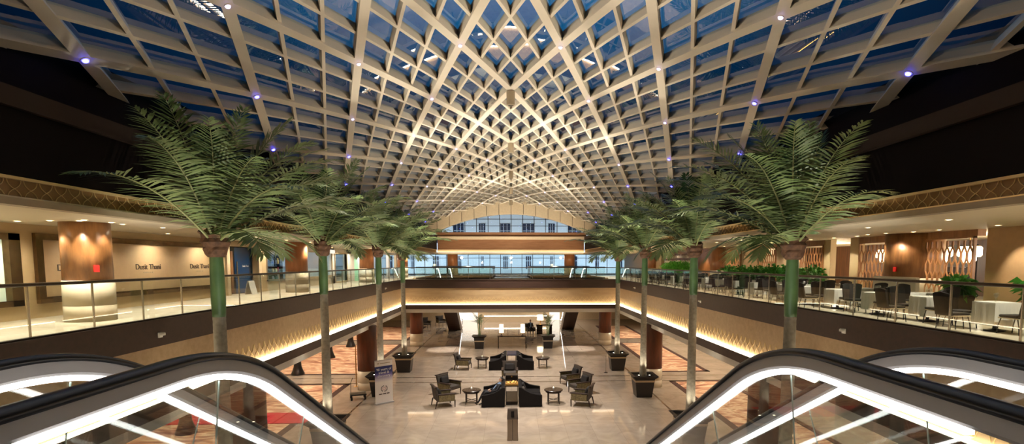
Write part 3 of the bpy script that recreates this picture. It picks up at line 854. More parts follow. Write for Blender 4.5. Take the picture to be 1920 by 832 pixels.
# floodlights on the fascias
fl0 = None
for i, (x, y) in enumerate([(-W, 12.7), (-W, 23.7), (-W, 35.0), (W, 12.7), (W, 22.7), (W, 35.0)]):
    lb = 'small white floodlight fixed to the brown %s balcony band, %s from the viewer' % ('left' if x < 0 else 'right', ORD[i % 3])
    s = 1 if x < 0 else -1
    if fl0 is None:
        fl0 = thing('floodlight', lb, 'light', (x, y, 5.72), R(90), 'floodlights on the balcony bands')
        MB().box(-.06, .06, -.04, -.005, -.06, .06).build('back_plate', M_white, fl0)
        MB().box(-.045, .045, -.12, -.04, -.01, .05).box(-.03, .03, -.11, -.05, .05, .062).build('lamp_head', M_white, fl0, bevel=.006)
    else: fl0b = copy_tree(fl0, loc=(x, y, 5.72), rz=R(90)*s, label=lb)
VF = 2300
for x, s in ((-7.85, 1), (7.85, -1)):
    for y in (3.5, 9.0, 17.4, 24.4, 25.6, 32.9, 39.6):
        spot((x, y, 5.85), (-x*.02, y+1.5, 14), VF*1.3, (1, .935, .82), 60, .9, .15)  # added lamps to light the vault ribs, not placed at the fixtures above
for x in (-4.5, 0, 4.5):
    spot((x, 41.4, 7.4), (x*.6, 46, 14), VF*.5, (1, .93, .81), 120, .9, .15)
    spot((x, 55.3, 6.4), (x*.8, 56.5, 14), VF*.45, (1, .93, .81), 130, .9, .15)
    spot((x*1.4, 56.8, 8.0), (x*1.4, 60.2, 9.6), 260, (1, .8, .55), 140, .9, .15)

# ------------------------------------------------------------------ downlights
def dl_fixture():
    t = thing('downlight', 'recessed round downlight with a bright lens in the gallery soffit', 'light', (0,0,0), 0, 'soffit downlights')
    MB().lathe([(.055, -.004), (.075, -.008), (.08, .0)], 16, cap=False).build('ring', M_white, t)
    MB().disc((0, 0, -.003), .055, 14, flip=True).build('lens', M_down, t)
    return t
D0 = dl_fixture(); used = False
def dl(x, y, z, power, target=None, angle=150, color=WARM, label=None, group=None, blend=.7):
    global used
    if not used: o = D0; used = True
    else: o = copy_tree(D0)
    o.location = (x, y, z)
    if label: o['label'] = label
    if group: o['group'] = group
    spot((x, y, z-.03), target or (x, y, z-2), power, color, angle, blend, .05)
for i in range(20):
    y = 3.5+i*2.7
    dl(-9.55, y+.9, 8.345, 330, angle=108, label='recessed round downlight in the left gallery soffit', group='downlights in the left soffit')
    dl(9.75, y, 8.345, 300, angle=108, label='recessed round downlight in the restaurant soffit', group='downlights in the restaurant soffit')
    if y < 45: dl(-11.35, y+1.3, 8.345, 170, label='recessed round downlight in the left gallery soffit', group='downlights in the left soffit')
for a in (-110, -60, -10, 40):
    dl(-10.2+.72*math.cos(R(a)), 13.35+.72*math.sin(R(a)), 8.345, 80, (-10.2, 13.35, 5.6), angle=55, label='recessed round downlight close to the nearest left column', group='downlights round the left column')
for y in (10.8, 12.0, 13.3, 15.2, 16.2, 17.0, 17.9, 18.9, 20.3, 21.9, 22.9, 24.2, 25.3, 26.5, 27.6, 29.2, 31.0, 32.2, 34.6, 36.0): dl(12.5-(.3 if 16.5 < y < 18.5 else 0), y, 8.345, 130, (13.25, y, 6.9), angle=62, label='recessed round downlight grazing the restaurant wall', group='downlights grazing the restaurant wall')
for y in (25.9, 38.3, 50.7): dl(-9.4, y-.3, 8.345, 80, angle=80, label='recessed round downlight close to a left gallery column', group='downlights by the left columns')
for y in (33.5,): dl(12.2, y-.2, 8.345, 55, angle=80, label='recessed round downlight by the far restaurant column', group='downlights by the restaurant column')
for x in (-6, -2, 2, 6): dl(x, 61.4, 8.345, 260, color=NEUT, label='recessed round downlight over the rear upper floor', group='downlights over the rear upper floor')
# lower level
for i in range(8):
    y = 14+i*5.6
    for s in (-1, 1):
        dl(s*11.7, y, 3.715, 520, label='recessed round downlight over the lobby side aisle', group='downlights over the side aisles')
        dl(s*15.4, y+2.5, 3.715, 340, label='recessed round downlight over the lobby side aisle', group='downlights over the side aisles')
for x in (-5.6, 5.6): dl(x, 45.4, 3.715, 1100, angle=55, blend=.5, color=NEUT, label='bright downlight under the bridge making a pool of light', group='downlights under the bridge')
for x in (-6, -2.5, 2.5, 6):
    for y in (57.5, 62, 66): dl(x, y, 3.715, 300, color=NEUT, label='recessed round downlight over the rear lobby', group='downlights over the rear lobby')
for x in (-3, 0, 3): dl(x, 43.4, 3.715, 260, color=NEUT, label='recessed round downlight under the bridge', group='downlights under the bridge middle')
# the ridge spotlights shine on the lobby
for y in (20.5, 29.3, 38.1):
    spot((0, y, 13.1), (0, y+1, 0), 8500, (1, .935, .85), 78, .9, .12)

# ------------------------------------------------------------------ escalators
def escalator(loc, rz, label, x0=0, x1=.76):
    """local: descends along +y from the landing at z=6; balustrades at local x0 and x1"""
    t = thing('escalator', label, 'escalator', loc, rz)
    HT = 6.94; RA = 2.1; ya = 2.45
    def path(off=0.0, ystart=1.38, n_arc=16):
        """handrail centre line, lowered along its normal by off"""
        pts = [Vector((0, ystart, HT-off))]
        pts.append(Vector((0, max(2.1, ystart+.1), HT-off)))
        for k in range(n_arc+1):
            a = R(30)*k/n_arc; r = RA-off
            pts.append(Vector((0, ya+r*math.sin(a), HT-RA+r*math.cos(a))))
        p = pts[-1]; bot = .9-off*1.0
        d = (p.z-(bot+.25))/math.sin(R(30))
        q = p+Vector((0, math.cos(R(30)), -.5))*d
        for s in (.25, .5, .75, 1): pts.append(p.lerp(q, s))
        rb = 1.9+off
        c = q+Vector((0, .5, math.cos(R(30))))*rb
        for k in range(1, 7):
            a = R(30)*(1-k/6); pts.append(Vector((0, c.y-rb*math.sin(a), c.z-rb*math.cos(a))))
        pts.append(pts[-1]+Vector((0, .5, 0)))
        return pts
    for xi, x in enumerate((x0, x1)):
        b = bpy.data.objects.new('balustrade', None); COL.objects.link(b); b.parent = t; b.location = (x, 0, 0)
        hp = path(0)
        # newel curves
        start = [Vector((0, 1.38-.3*math.sin(a), HT-.3+.3*math.cos(a))) for a in [PI*(1-k/14) for k in range(14)]]
        e = hp[-1]
        end = [Vector((0, e.y+.3*math.sin(a), e.z-.3+.3*math.cos(a))) for a in [PI*(k+1)/8 for k in range(8)]]
        full = start+hp+end
        sec = [(-.042, -.012), (-.045, .006), (-.036, .022), (0, .028), (.036, .022), (.045, .006), (.042, -.012)]
        MB().sweep(full, sec, up=Vector((1, 0, 0)) if False else Vector((0, 0, 1)), ups=None) if False else None
        def sw(pts, s, m, nm):
            mb = MB(); n = len(s); vs = []; fs = []
            for i, p in enumerate(pts):
                tg = (pts[min(i+1, len(pts)-1)]-pts[max(0, i-1)]).normalized()
                up = Vector((1, 0, 0)).cross(tg).normalized()
                for a_, b_ in s: vs.append(p+Vector((a_, 0, 0))+up*b_)
            for i in range(len(pts)-1):
                for j in range(n):
                    k = (j+1) % n; fs.append((i*n+j, i*n+k, (i+1)*n+k, (i+1)*n+j))
            fs.append(tuple(range(n-1, -1, -1))); fs.append(tuple((len(pts)-1)*n+i for i in range(n)))
            mb.add(vs, fs); return mb.build(nm, m, b, smooth=(nm == 'handrail'))
        sw(full, sec, M_rubber, 'handrail')
        sw(full[11:], [(-.034, -.07), (-.03, -.012), (.03, -.012), (.034, -.07), (.022, -.085), (-.022, -.085)], M_profile, 'rail_profile')
        lp = path(.10, 1.68)
        sw(lp, [(-.019, -.014), (-.019, .015), (.019, .015), (.019, -.014)], M_estrip, 'light_strip')
        # glass panels, cut across the run
        gp = path(.12, 1.6)
        # resample
        cum = [0]
        for i in range(1, len(gp)): cum.append(cum[-1]+(gp[i]-gp[i-1]).length)
        def at(s):
            for i in range(1, len(gp)):
                if s <= cum[i]:
                    f = (s-cum[i-1])/(cum[i]-cum[i-1]); return gp[i-1].lerp(gp[i], f), (gp[i]-gp[i-1]).normalized()
            return gp[-1], (gp[-1]-gp[-2]).normalized()
        s0 = 0; L = cum[-1]; pitch = 1.22
        while s0 < L-.1:
            s1 = min(L, s0+pitch); n = 7; vs = []; fs = []
            for k in range(n+1):
                p, tg = at(s0+.004+(s1-s0-.008)*k/n)
                up = Vector((1, 0, 0)).cross(tg).normalized()
                if k == 0: up = Vector((1, 0, 0)).cross(at(s0+.002)[1]).normalized()
                q = p-up*.62
                for xx in (-.006, .006):
                    vs.append(p+Vector((xx, 0, 0))); vs.append(q+Vector((xx, 0, 0)))
            for k in range(n):
                o_ = k*4
                fs += [(o_, o_+1, o_+5, o_+4), (o_+2, o_+6, o_+7, o_+3)]
            fs += [(0, 2, 3, 1), (n*4, n*4+1, n*4+3, n*4+2)]
            MB().add(vs, fs).build('glass_panel', M_eglass, b)
            if s0 > .3:
                p, tg = at(s0); up = Vector((1, 0, 0)).cross(tg).normalized()
                MB().tube([p, p-up*.62], .0045, 5).build('glass_joint', M_gedge, b)
            s0 = s1
        kp = path(.86, 1.4)
        sw(kp, [(-.09, -.16), (-.09, .1), (.09, .1), (.09, -.16)], M_satin, 'skirt_deck')
    # step band
    mb = MB(); n = 38
    ys = 3.2; zs = ZU-.02
    run = 10.4
    for i in range(30):
        y = ys+i*run/30; z = zs-i*6.0/30
        mb.box(x0+.1, x1-.1, y, y+run/30+.01, z-6.0/30-.05, z-6.0/30+.15)
    mb.build('steps', M_satin, t)
    MB().box(x0+.1, x1-.1, 1.2, 3.2, ZU-.25, ZU+.005).build('landing_plate', M_chrome, t)
    MB().add([(x0-.12, 1.6, 5.65), (x1+.12, 1.6, 5.65), (x0-.12, 1.6, 5.0), (x1+.12, 1.6, 5.0),
              (x0-.12, 3.0, 5.65), (x1+.12, 3.0, 5.65), (x0-.12, 3.0, 4.8), (x1+.12, 3.0, 4.8),
              (x0-.12, 13.0, -.1), (x1+.12, 13.0, -.1), (x0-.12, 11.6, -.1), (x1+.12, 11.6, -.1)],
             [(0,1,3,2), (0,4,5,1), (2,3,7,6), (0,2,6,4), (1,5,7,3), (4,8,9,5), (6,7,11,10), (4,6,10,8), (5,9,11,7), (8,10,11,9)]).build('truss_cladding', M_brown, t)
    return t
escalator((-2.28, 0, 0), 0, 'escalator with white lit glass balustrades going down on the left of the viewer', 0, .75)
escalator((1.53, 0, 0), 0, 'escalator with white lit glass balustrades going down on the right of the viewer', 0, .75)
escalator((5.7, 47.2, 0), 0, 'escalator behind the bridge on the right, seen from its dark underside', 0, 1.1)
escalator((-6.8, 47.2, 0), 0, 'escalator behind the bridge on the left', 0, 1.1)

# ------------------------------------------------------------------ palms and planters
def frond_mesh(L, e0, curve, n, ll, seed, mats):
    """frond rising from the origin in the local +x direction at elevation e0, bending down by curve over its length"""
    rd = random.Random(seed)
    pts = [Vector((0, 0, 0))]; tg = []
    N = 24
    for i in range(N):
        s = i/N
        e = e0-curve*(s**1.7)
        d = Vector((math.cos(e), 0, math.sin(e))); tg.append(d); pts.append(pts[-1]+d*L/N)
    tg.append(tg[-1])
    mb = MB()
    mb.tube(pts, [max(.006, .034*(1-.85*i/N)) for i in range(N+1)], 5, 0)
    def at(s):
        f = s*N; i = min(N-1, int(f)); return pts[i].lerp(pts[i+1], f-i), tg[i]
    bend = rd.uniform(-.1, .1)
    for i in range(n):
        s = .14+.86*(i+.5)/n
        for sd in (-1, 1):
            p, t = at(min(1, s+rd.uniform(-.006, .006)))
            prof = math.sin(PI*min(1, .12+.80*((s-.14)/.86)**.85))
            l = ll*max(.28, prof)*rd.uniform(.85, 1.1)
            side = Vector((0, sd, 0)); up = t.cross(Vector((0, 1, 0)))*-1
            up = Vector((0,1,0)).cross(t)*-1
            fw = .28+1.25*((s-.14)/.86)**2.4
            d = (side+t*fw+up*rd.uniform(.05, .28)).normalized()
            w = .029*rd.uniform(.8, 1.25)
            nrm = d.cross(t).normalized(); wv = d.cross(nrm).normalized()
            dr = rd.uniform(.16, .42)
            a = p; b = p+d*l*.5-Vector((0, 0, dr*l*.22)); c = p+d*l-Vector((0, 0, dr*l*.8))
            wv2 = (wv+nrm*.25).normalized()
            mb.add([a+wv*w*.4, a-wv*w*.4, b-wv2*w, b+wv2*w, c], [(0, 1, 2, 3), (3, 2, 4)], 1)
    return mb.mesh('frond', mats)
FM = {}
FSPEC = [(3.1, 84, 14, 0), (3.5, 72, 30, 1), (3.9, 60, 44, 2), (4.1, 47, 52, 3), (3.8, 35, 52, 4), (2.6, 22, 85, 5)]
for L, e, c, i in FSPEC:
    for v in range(2):
        FM[(i, v)] = frond_mesh(L, R(e), R(c), 38, .88, 100+i*3+v, [M_rach, M_frond if i else M_fronddk])
boot_m = MB().sweep([(0, 0, 0), (.10, 0, .16), (.22, 0, .30), (.30, 0, .36)], [(-.09, 0), (-.05, -.03), (.05, -.03), (.09, 0), (.05, .03), (-.05, .03)]).mesh('boot', M_husk)
HUSK = MB()
_rd = random.Random(5)
HUSK.lathe([(.16, -.06), (.22, .0), (.25, .1), (.24, .16), (.29, .26), (.26, .34), (.30, .42), (.20, .52), (.08, .58)], 16)
HUSK.v = [(x*_rd.uniform(.92, 1.08), y*_rd.uniform(.92, 1.08), z) for x, y, z in HUSK.v]
HUSKM = HUSK.mesh('husk', M_husk)
trunks = {}
def palm(x, y, zc, idx, side, sc=1.0, lay=None):
    lb = 'tall palm with green shaft and grey trunk before the %s balcony, %s from viewer' % (side, ORD[idx])
    t = thing('palm_tree', lb, 'palm', (x, y, 1.1), 0, 'palms in black planters')
    H = zc-1.1
    zs = H-1.62
    rd = random.Random(idx*10+(1 if side == 'left' else 2))
    # trunk with faint rings
    prof = []
    n = 34
    for k in range(n+1):
        z = zs*k/n; f = z/max(.1, zs)
        r = .175-.03*f+.03*math.exp(-f*9)
        prof.append((r, z)); prof.append((r*1.025, z+zs/n*.25))
    MB().lathe(prof[:-1], 16).build('trunk', M_trunk, t, smooth=True)
    MB().lathe([(.152, zs-.05), (.158, zs+.05), (.168, zs+.4), (.162, zs+1.0), (.148, zs+1.45), (.15, zs+1.62)], 18).build('crownshaft', M_shaft, t, smooth=True)
    put('husk', HUSKM, t, (0, 0, H-.12), (0, 0, rd.uniform(0, 6)), (1.12, 1.12, 1.15))
    for k in range(12):
        put('boot', boot_m, t, (0, 0, H+.0+.06*(k % 3)), (0, rd.uniform(-.3, .35)-.25, k*2*PI/12+rd.uniform(-.2, .2)), rd.uniform(1.0, 1.55))
    lays = [(0, 100), (0, 165), (1, -84), (1, 15), (1, 92), (1, -35),
            (2, -68), (2, -8), (2, 42), (2, 84), (2, -92), (3, -50), (3, -15), (3, 24), (3, 60), (3, 90), (3, -82),
            (4, -93), (4, -30), (4, 10), (4, 48), (4, 89), (5, 74), (5, 18), (5, -40)]
    jt = 4 if idx == 0 else 11
    for q, (i, a) in enumerate(lays):
        a = a+rd.uniform(-jt, jt)
        if i >= 2: a = max(-96, min(94, a))
        a = R(a) if side == 'left' else PI-R(a)
        put('frond', FM[(i, q % 2)], t, (math.cos(a)*.06, math.sin(a)*.06, H+.14), (rd.uniform(-.1, .1), 0, a), sc*rd.uniform(.88, 1.06))
    return t
planter0 = None
PY = (13.6, 21.1, 29.2, 36.3)
for i, y in enumerate(PY):
    for s, nm in ((-1, 'left'), (1, 'right')):
        x = s*7.3
        if i == 2 and s < 0: y = 29.75
        elif i == 2: y = 29.0
        lb = 'square black planter with a cream band under the %s palm on the %s' % (ORD[i], nm)
        if planter0 is None:
            planter0 = thing('square_planter', lb, 'planter', (x, y, 0), 0, 'black palm planters')
            MB().frustum(0, 1.02, .42, .42, .54, .54).build('tub', M_planter, planter0)
            MB().frustum(.86, .96, .535, .535, .548, .548).build('band', plain('cream_band', (196, 174, 140), .5), planter0)
            mb = MB().frustum(1.02, 1.2, .54, .54, .72, .72); mb.f = [f for k, f in enumerate(mb.f) if k not in (0, 1)]; mb.mi = mb.mi[:len(mb.f)]
            mb.add([(-.72,-.72,1.2),(.72,-.72,1.2),(.72,.72,1.2),(-.72,.72,1.2),(-.56,-.56,1.2),(.56,-.56,1.2),(.56,.56,1.2),(-.56,.56,1.2),(-.5,-.5,1.06),(.5,-.5,1.06),(.5,.5,1.06),(-.5,.5,1.06)],
                   [(0,1,5,4),(1,2,6,5),(2,3,7,6),(3,0,4,7),(4,5,9,8),(5,6,10,9),(6,7,11,10),(7,4,8,11)])
            mb.build('rim', M_planter, planter0)
            MB().box(-.52, .52, -.52, .52, 1.04, 1.09).build('soil', M_soil, planter0)
            for sx, sy in ((.3, -.3), (-.3, -.3), (.0, .38)):
                u = MB().lathe([(.05, 1.09), (.06, 1.2), (.06, 1.22)], 10, (sx, sy, 0)).build('uplight', M_black, planter0)
                MB().disc((sx, sy, 1.222), .045, 10).build('uplight_lens', M_down, u)
        else: copy_tree(planter0, loc=(x, y, 0), label=lb)
        palm(x, y, 7.62+(.1, .22, .25, .1)[i]-(.06 if s > 0 else 0), i, nm, (1.0, .98, 1.0, 1.0)[i])
        for sx, sy in ((-s*.34, -.34), (s*.3, -.3)):
            spot((x+sx, y+sy, 1.28), (x, y, 5.5 if sx*s < 0 else 6.5), 150, (1, .9, .7), 60, .7, .05)
        spot((x-s*2.6, y-3.2, 4.4), (x, y, 9.2), 900, (1, .96, .86), 62, .9, .1)  # fill light added in mid-air to brighten the fronds, no fixture here

# ------------------------------------------------------------------ lobby furniture
def curved_box(mb, x0, x1, y0, y1, z0, z1, zf=None):
    mb.box(x0, x1, y0, y1, z0, z1)
def make_armchair():
    """faces local +x"""
    t = thing('armchair', '', 'armchair')
    MB().box(-.30, .42, -.36, .36, .30, .50).build('seat', M_patfab, t, bevel=.04)
    b = MB().sweep([(-.36, -.40, .30), (-.36, .40, .30)], [(0, 0)]*0) if False else MB()
    b.add([(-.30,-.40,.30),(-.42,-.40,.30),(-.42,.40,.30),(-.30,.40,.30),(-.44,-.42,1.0),(-.54,-.42,1.0),(-.54,.42,1.0),(-.44,.42,1.0)],
          [(0,3,2,1),(4,5,6,7),(0,1,5,4),(1,2,6,5),(2,3,7,6),(3,0,4,7)])
    b.build('backrest', M_patfab, t, bevel=.03)
    for s in (-1, 1):
        MB().box(-.36, .40, s*.41-.05, s*.41+.05, .30, .62).build('side_panel', M_goldpat, t, bevel=.02)
        MB().box(-.40, .46, s*.41-.065, s*.41+.065, .62, .67).build('armrest', M_brownleg, t, bevel=.015)
    MB().add([(-.46,-.45,.97),(-.57,-.45,.97),(-.57,.45,.97),(-.46,.45,.97),(-.46,-.45,1.02),(-.57,-.45,1.02),(-.57,.45,1.02),(-.46,.45,1.02)],
             [(0,3,2,1),(4,5,6,7),(0,1,5,4),(1,2,6,5),(2,3,7,6),(3,0,4,7)]).build('top_rail', M_brownleg, t)
    for sx, sy in ((.40, 1), (.40, -1), (-.44, 1), (-.44, -1)):
        MB().tube([(sx, sy*.41, .34), (sx+(.0 if sx > 0 else -.08), sy*.41, 0)], [.035, .022], 8).build('leg', M_brownleg, t)
    MB().box(-.1, .06, -.27, .27, 0, .40).build('cushion', M_cush, t, (-.22, 0, .52), 0, bevel=.07).rotation_euler = (0, R(-18), 0)
    return t
ac0 = make_armchair(); SCF = 1.1
chairs = [(-3.52, 29.75, R(-35), 'patterned armchair behind the other beside the front left round table'), (-3.50, 27.35, R(22), 'patterned armchair nearest the viewer left of the front left round table'),
          (3.55, 31.9, R(200), 'patterned armchair farthest back of the three at the front right round table'), (3.85, 29.7, R(205), 'patterned armchair in the middle of the three at the front right round table'), (3.62, 27.2, R(160), 'patterned armchair nearest the viewer at the front right round table'),
          (-3.35, 36.9, R(-8), 'patterned armchair left of the back left round table'), (-.12, 33.3, R(-90), 'dark armchair facing the viewer behind the gilt console')]
for i, (x, y, a, lb) in enumerate(chairs):
    o = ac0 if i == 0 else copy_tree(ac0)
    o.location = (x, y, 0); o.rotation_euler = (0, 0, a); o.scale = (SCF,)*3
    tag(o, lb, 'armchair', 'lobby armchairs')

def make_sofa():
    """two-seat sofa with sloping arms, faces local +x, length along y"""
    t = thing('sofa', '', 'sofa')
    Ls = 1.05
    MB().box(-.50, .60, -Ls, Ls, .02, .30).build('base', M_sofa, t, bevel=.03)
    for s in (-1, 1):
        MB().box(-.30, .60, s*.47-.46, s*.47+.46, .30, .50).build('seat_cushion', M_sofa, t, bevel=.06)
    MB().add([(-.30,-Ls,.3),(-.55,-Ls,.1),(-.55,Ls,.1),(-.30,Ls,.3),(-.42,-Ls,1.02),(-.58,-Ls,1.02),(-.58,Ls,1.02),(-.42,Ls,1.02)],
             [(0,3,2,1),(4,5,6,7),(0,1,5,4),(1,2,6,5),(2,3,7,6),(3,0,4,7)]).build('backrest', M_sofa, t, bevel=.04)
    for s in (-1, 1):
        y0, y1 = s*Ls-s*.14, s*Ls+s*.02
        prof = [(-.57, .02), (.62, .02), (.62, .62), (.30, .66), (0, .74), (-.3, .9), (-.45, 1.02), (-.59, 1.03)]
        n = len(prof)
        MB().add([(x, y0, z) for x, z in prof]+[(x, y1, z) for x, z in prof], [tuple(range(n)), tuple(range(2*n-1, n-1, -1))]+[(i, n+i, n+(i+1) % n, (i+1) % n) for i in range(n)]).build('arm', M_sofa, t, bevel=.03)
    for y in (-.55, .5):
        c = MB().box(-.08, .08, -.26, .26, 0, .46).build('cushion', M_patfab if y < 0 else M_cush, t, (-.2, y, .5), 0, bevel=.07); c.rotation_euler = (0, R(-22), 0)
    return t
so0 = make_sofa()
for i, (x, y, a, lb) in enumerate(((-.93, 27.95, PI, 'charcoal sofa with a reclining man, left of the gilt console'), (.94, 27.95, 0, 'charcoal sofa right of the gilt console in the front group'),
                                   (-.95, 37.4, PI, 'charcoal sofa left of the dark console in the back group'), (.92, 37.4, 0, 'charcoal sofa right of the dark console in the back group'))):
    o = so0 if i == 0 else copy_tree(so0)
    o.location = (x, y, 0); o.rotation_euler = (0, 0, a); tag(o, lb, 'sofa', 'lobby sofas')

def make_table():
    t = thing('round_table', '', 'table')
    MB().lathe([(.44, .60), (.475, .615), (.475, .645), (.45, .66)], 36).build('tabletop', M_darkwood, t, smooth=False)
    MB().lathe([(.40, .53), (.40, .60)], 30).build('apron', M_brownleg, t)
    for k in range(4):
        a = PI/4+k*PI/2
        MB().tube([(.37*math.cos(a), .37*math.sin(a), .58), (.38*math.cos(a), .38*math.sin(a), 0)], [.028, .02], 8).build('leg', M_brownleg, t)
    mb = MB()
    for a in (PI/4, 3*PI/4): mb.tube([(.37*math.cos(a), .37*math.sin(a), .18), (-.37*math.cos(a), -.37*math.sin(a), .18)], .014, 6)
    mb.build('stretcher', M_brownleg, t)
    return t
tb0 = make_table()
vot0 = None
for i, (x, y, lb) in enumerate(((-2.12, 27.75, 'front left'), (2.2, 27.65, 'front right'), (-2.08, 37.3, 'back left'), (2.2, 37.2, 'back right'))):
    o = tb0 if i == 0 else copy_tree(tb0)
    o.location = (x, y, 0); o.scale = (1.04, 1.04, 1.12); tag(o, 'dark round side table with crossed stretchers in the %s of the lobby seating' % lb, 'table', 'round lobby tables')
    lv = 'small lit candle glass on the %s round table' % lb
    if vot0 is None:
        vot0 = thing('candle_holder', lv, 'candle', (x, y, .74), 0, 'candles on the round tables')
        MB().lathe([(.035, 0), (.05, .07), (.052, .09)], 12).build('glass_cup', M_white, vot0)
        MB().lathe([(.018, .09), (.012, .12), (.002, .15)], 8).build('flame', M_lamp, vot0)
    else: copy_tree(vot0, loc=(x, y, .74), label=lv)

# consoles between the sofas
cn = thing('console_table', 'tall steel-framed console with a gilt floral tray between the front sofas', 'table', (0, 28.3, 0))
mb = MB()
for sx in (-.33, .33):
    for sy in (-1.1, 1.1): mb.box(sx-.025, sx+.025, sy-.025, sy+.025, 0, 1.0)
mb.build('leg_frame', M_chrome, cn)
MB().box(-.36, .36, -1.14, 1.14, 1.0, 1.04).build('top', M_darkwood, cn)
MB().box(-.34, .34, -1.1, 1.1, .2, .23).build('lower_shelf', M_darkwood, cn)
gt = thing('gilt_ornament', 'low gilt floral ornament box standing on the front console', 'ornament', (0, 27.55, 1.04))
MB().box(-.33, .33, -.28, .28, 0, .10).build('tray', M_gold, gt, bevel=.01)
mb = MB(); rd = random.Random(4)
for k in range(26): mb.blob((rd.uniform(-.27, .27), rd.uniform(-.22, .22), .12), rd.uniform(.035, .06), 5)
mb.build('flowers', M_gold, gt)
bx = thing('black_chest', 'black box standing on the rear end of the front console', 'box', (0, 28.95, 1.04))
MB().box(-.33, .33, -.3, .3, 0, .2).build('body', M_black, bx, bevel=.01); MB().box(-.34, .34, -.31, .31, .2, .25).build('lid', M_black, bx, bevel=.01)
MB().box(-.03, .03, -.32, -.3, .14, .22).build('clasp', M_gold, bx)
cn2 = thing('console_table', 'steel-framed console with dark glossy top between the back sofas', 'table', (0, 37.5, 0))
mb = MB()
for sx in (-.29, .29):
    for sy in (-.85, .85): mb.box(sx-.025, sx+.025, sy-.025, sy+.025, 0, .98)
mb.build('leg_frame', M_chrome, cn2); MB().box(-.33, .33, -.9, .9, .98, 1.03).build('top', plain('blue_black_top', (40, 44, 66), .2), cn2)
MB().box(-.3, .3, -.86, .86, .25, .28).build('lower_shelf', M_darkwood, cn2)
# long table with two lamps, under the bridge
lt = thing('long_console', 'long dark console table with slim legs under the bridge', 'table', (.05, 46.0, 0))
MB().box(-1.25, 1.25, -.28, .28, 1.0, 1.07).build('top', M_darkwood, lt)
for sx in (-1.2, 1.2):
    for sy in (-.24, .24): MB().box(sx-.035, sx+.035, sy-.035, sy+.035, 0, 1.0).build('leg', M_darkwood, lt)
l0 = None
for x, lb in ((-.88, 'left'), (.97, 'right')):
    if l0 is None:
        l0 = thing('table_lamp', 'glowing cylinder table lamp on the %s end of the long console' % lb, 'lamp', (x, 46.0, 1.07), 0, 'lamps on the long console')
        MB().lathe([(.14, 0), (.15, .03), (.06, .06), (.05, .12), (.09, .16), (.04, .24), (.03, .3)], 14).build('base', M_brownleg, l0)
        MB().lathe([(.19, .28), (.17, 1.0)], 18, cap=False).build('lamp_shade', M_lamp, l0)
    else: copy_tree(l0, loc=(x, 46.0, 1.07), label='glowing cylinder table lamp on the %s end of the long console' % lb)
    point((x, 46.0, 1.7), 25, WARM, .12) if False else None
# cane palms beside the console
for x, lb in ((-2.78, 'left'), (3.15, 'right')):
    t = thing('square_planter', 'black planter with a pale band %s of the long console' % lb, 'planter', (x, 45.9, 0), 0, 'planters beside the long console')
    MB().frustum(0, .95, .36, .36, .44, .44).build('tub', M_planter, t); MB().frustum(.62, .72, .42, .42, .43, .43).build('band', M_grey_ledge, t)
    MB().frustum(.95, 1.12, .44, .44, .62, .62).build('rim', M_planter, t)
    p = thing('cane_palm', 'leafy cane palm lit from below in the planter %s of the long console' % lb, 'plant', (x, 45.9, 1.1), 0, 'cane palms beside the long console')
    rd = random.Random(int(x*10))
    for k in range(4):
        a = k*1.7; MB().tube([(.08*math.cos(a), .08*math.sin(a), 0), (.16*math.cos(a), .16*math.sin(a), .9+.15*k), (.2*math.cos(a), .2*math.sin(a), 1.35+.15*k)], .025, 6).build('cane', M_shaft, p)
        for q in range(4):
            put('frond', FM[(2+q % 3, q % 2)], p, (.18*math.cos(a), .18*math.sin(a), .75+.16*k+.08*q), (0, 0, a+q*1.6+rd.uniform(-.4, .4)), .25+.04*rd.random())
    spot((x-.3, 45.5, 1.25), (x, 45.9, 2.4), 60, (1, .95, .8), 90)

# far desk, lamp, reception
dk = thing('writing_desk', 'dark wood desk with drawers in the rear lobby beside the seated person', 'desk', (3.4, 55.2, 0))
MB().box(-.85, .85, -.4, .4, .9, .98).build('desktop', M_darkwood, dk); MB().box(-.8, -.2, -.36, .36, 0, .9).build('pedestal', M_darkwood, dk); MB().box(.5, .8, -.36, .36, 0, .9).build('pedestal', M_darkwood, dk)
for z in (.15, .4, .65): MB().box(-.76, -.24, -.385, -.36, z, z+.2).build('drawer', M_brownleg, dk)
t = thing('table_lamp', 'round white shaded lamp on the dark desk in the rear lobby', 'lamp', (3.0, 55.3, .98))
MB().lathe([(.12, 0), (.03, .05), (.05, .3), (.02, .45)], 12).build('base', M_gold, t); MB().lathe([(.34, .45), (.3, .98)], 18, cap=False).build('lamp_shade', M_lamp, t)
rc = thing('reception_desk', 'long pale reception counter with a glowing edge at the back of the lobby', 'counter', (0, 66.5, 0))
MB().box(-3.4, 4.4, -.35, .35, 0, .72).build('front_panel', M_marble_base, rc); MB().box(-3.4, 4.4, -.36, -.3, .74, .8).build('light_edge', M_cove, rc); MB().box(-3.5, 4.5, -.42, .42, .82, .9).build('counter_top', M_marble_base, rc)
for x0, x1, lb in ((-6.9, -4.4, 'left'), (5.0, 6.2, 'right')):
    w = tag(MB().box(x0, x1, 68.7, 68.85, .1, 2.6).box(x0-.05, x1+.05, 68.8, 69.0, 0, 2.7).build('light_box', M_whitelit), 'white lit wall panel at the back of the lobby, %s of the reception' % lb, 'light panel')
for x, lb in ((-1.1, 'left'), (1.55, 'right')):
    t = thing('wall_frame', 'thin dark picture frame on the back wall above the %s of reception' % lb, 'frame', (x, 68.95, 1.15))
    MB().box(-.65, -.58, -.05, 0, 0, 1.5).box(.58, .65, -.05, 0, 0, 1.5).box(-.65, .65, -.05, 0, 0, .07).box(-.65, .65, -.05, 0, 1.43, 1.5).build('frame', M_brownleg, t)
    MB().box(-.58, .58, -.03, 0, .07, 1.43).build('picture', M_cream, t)
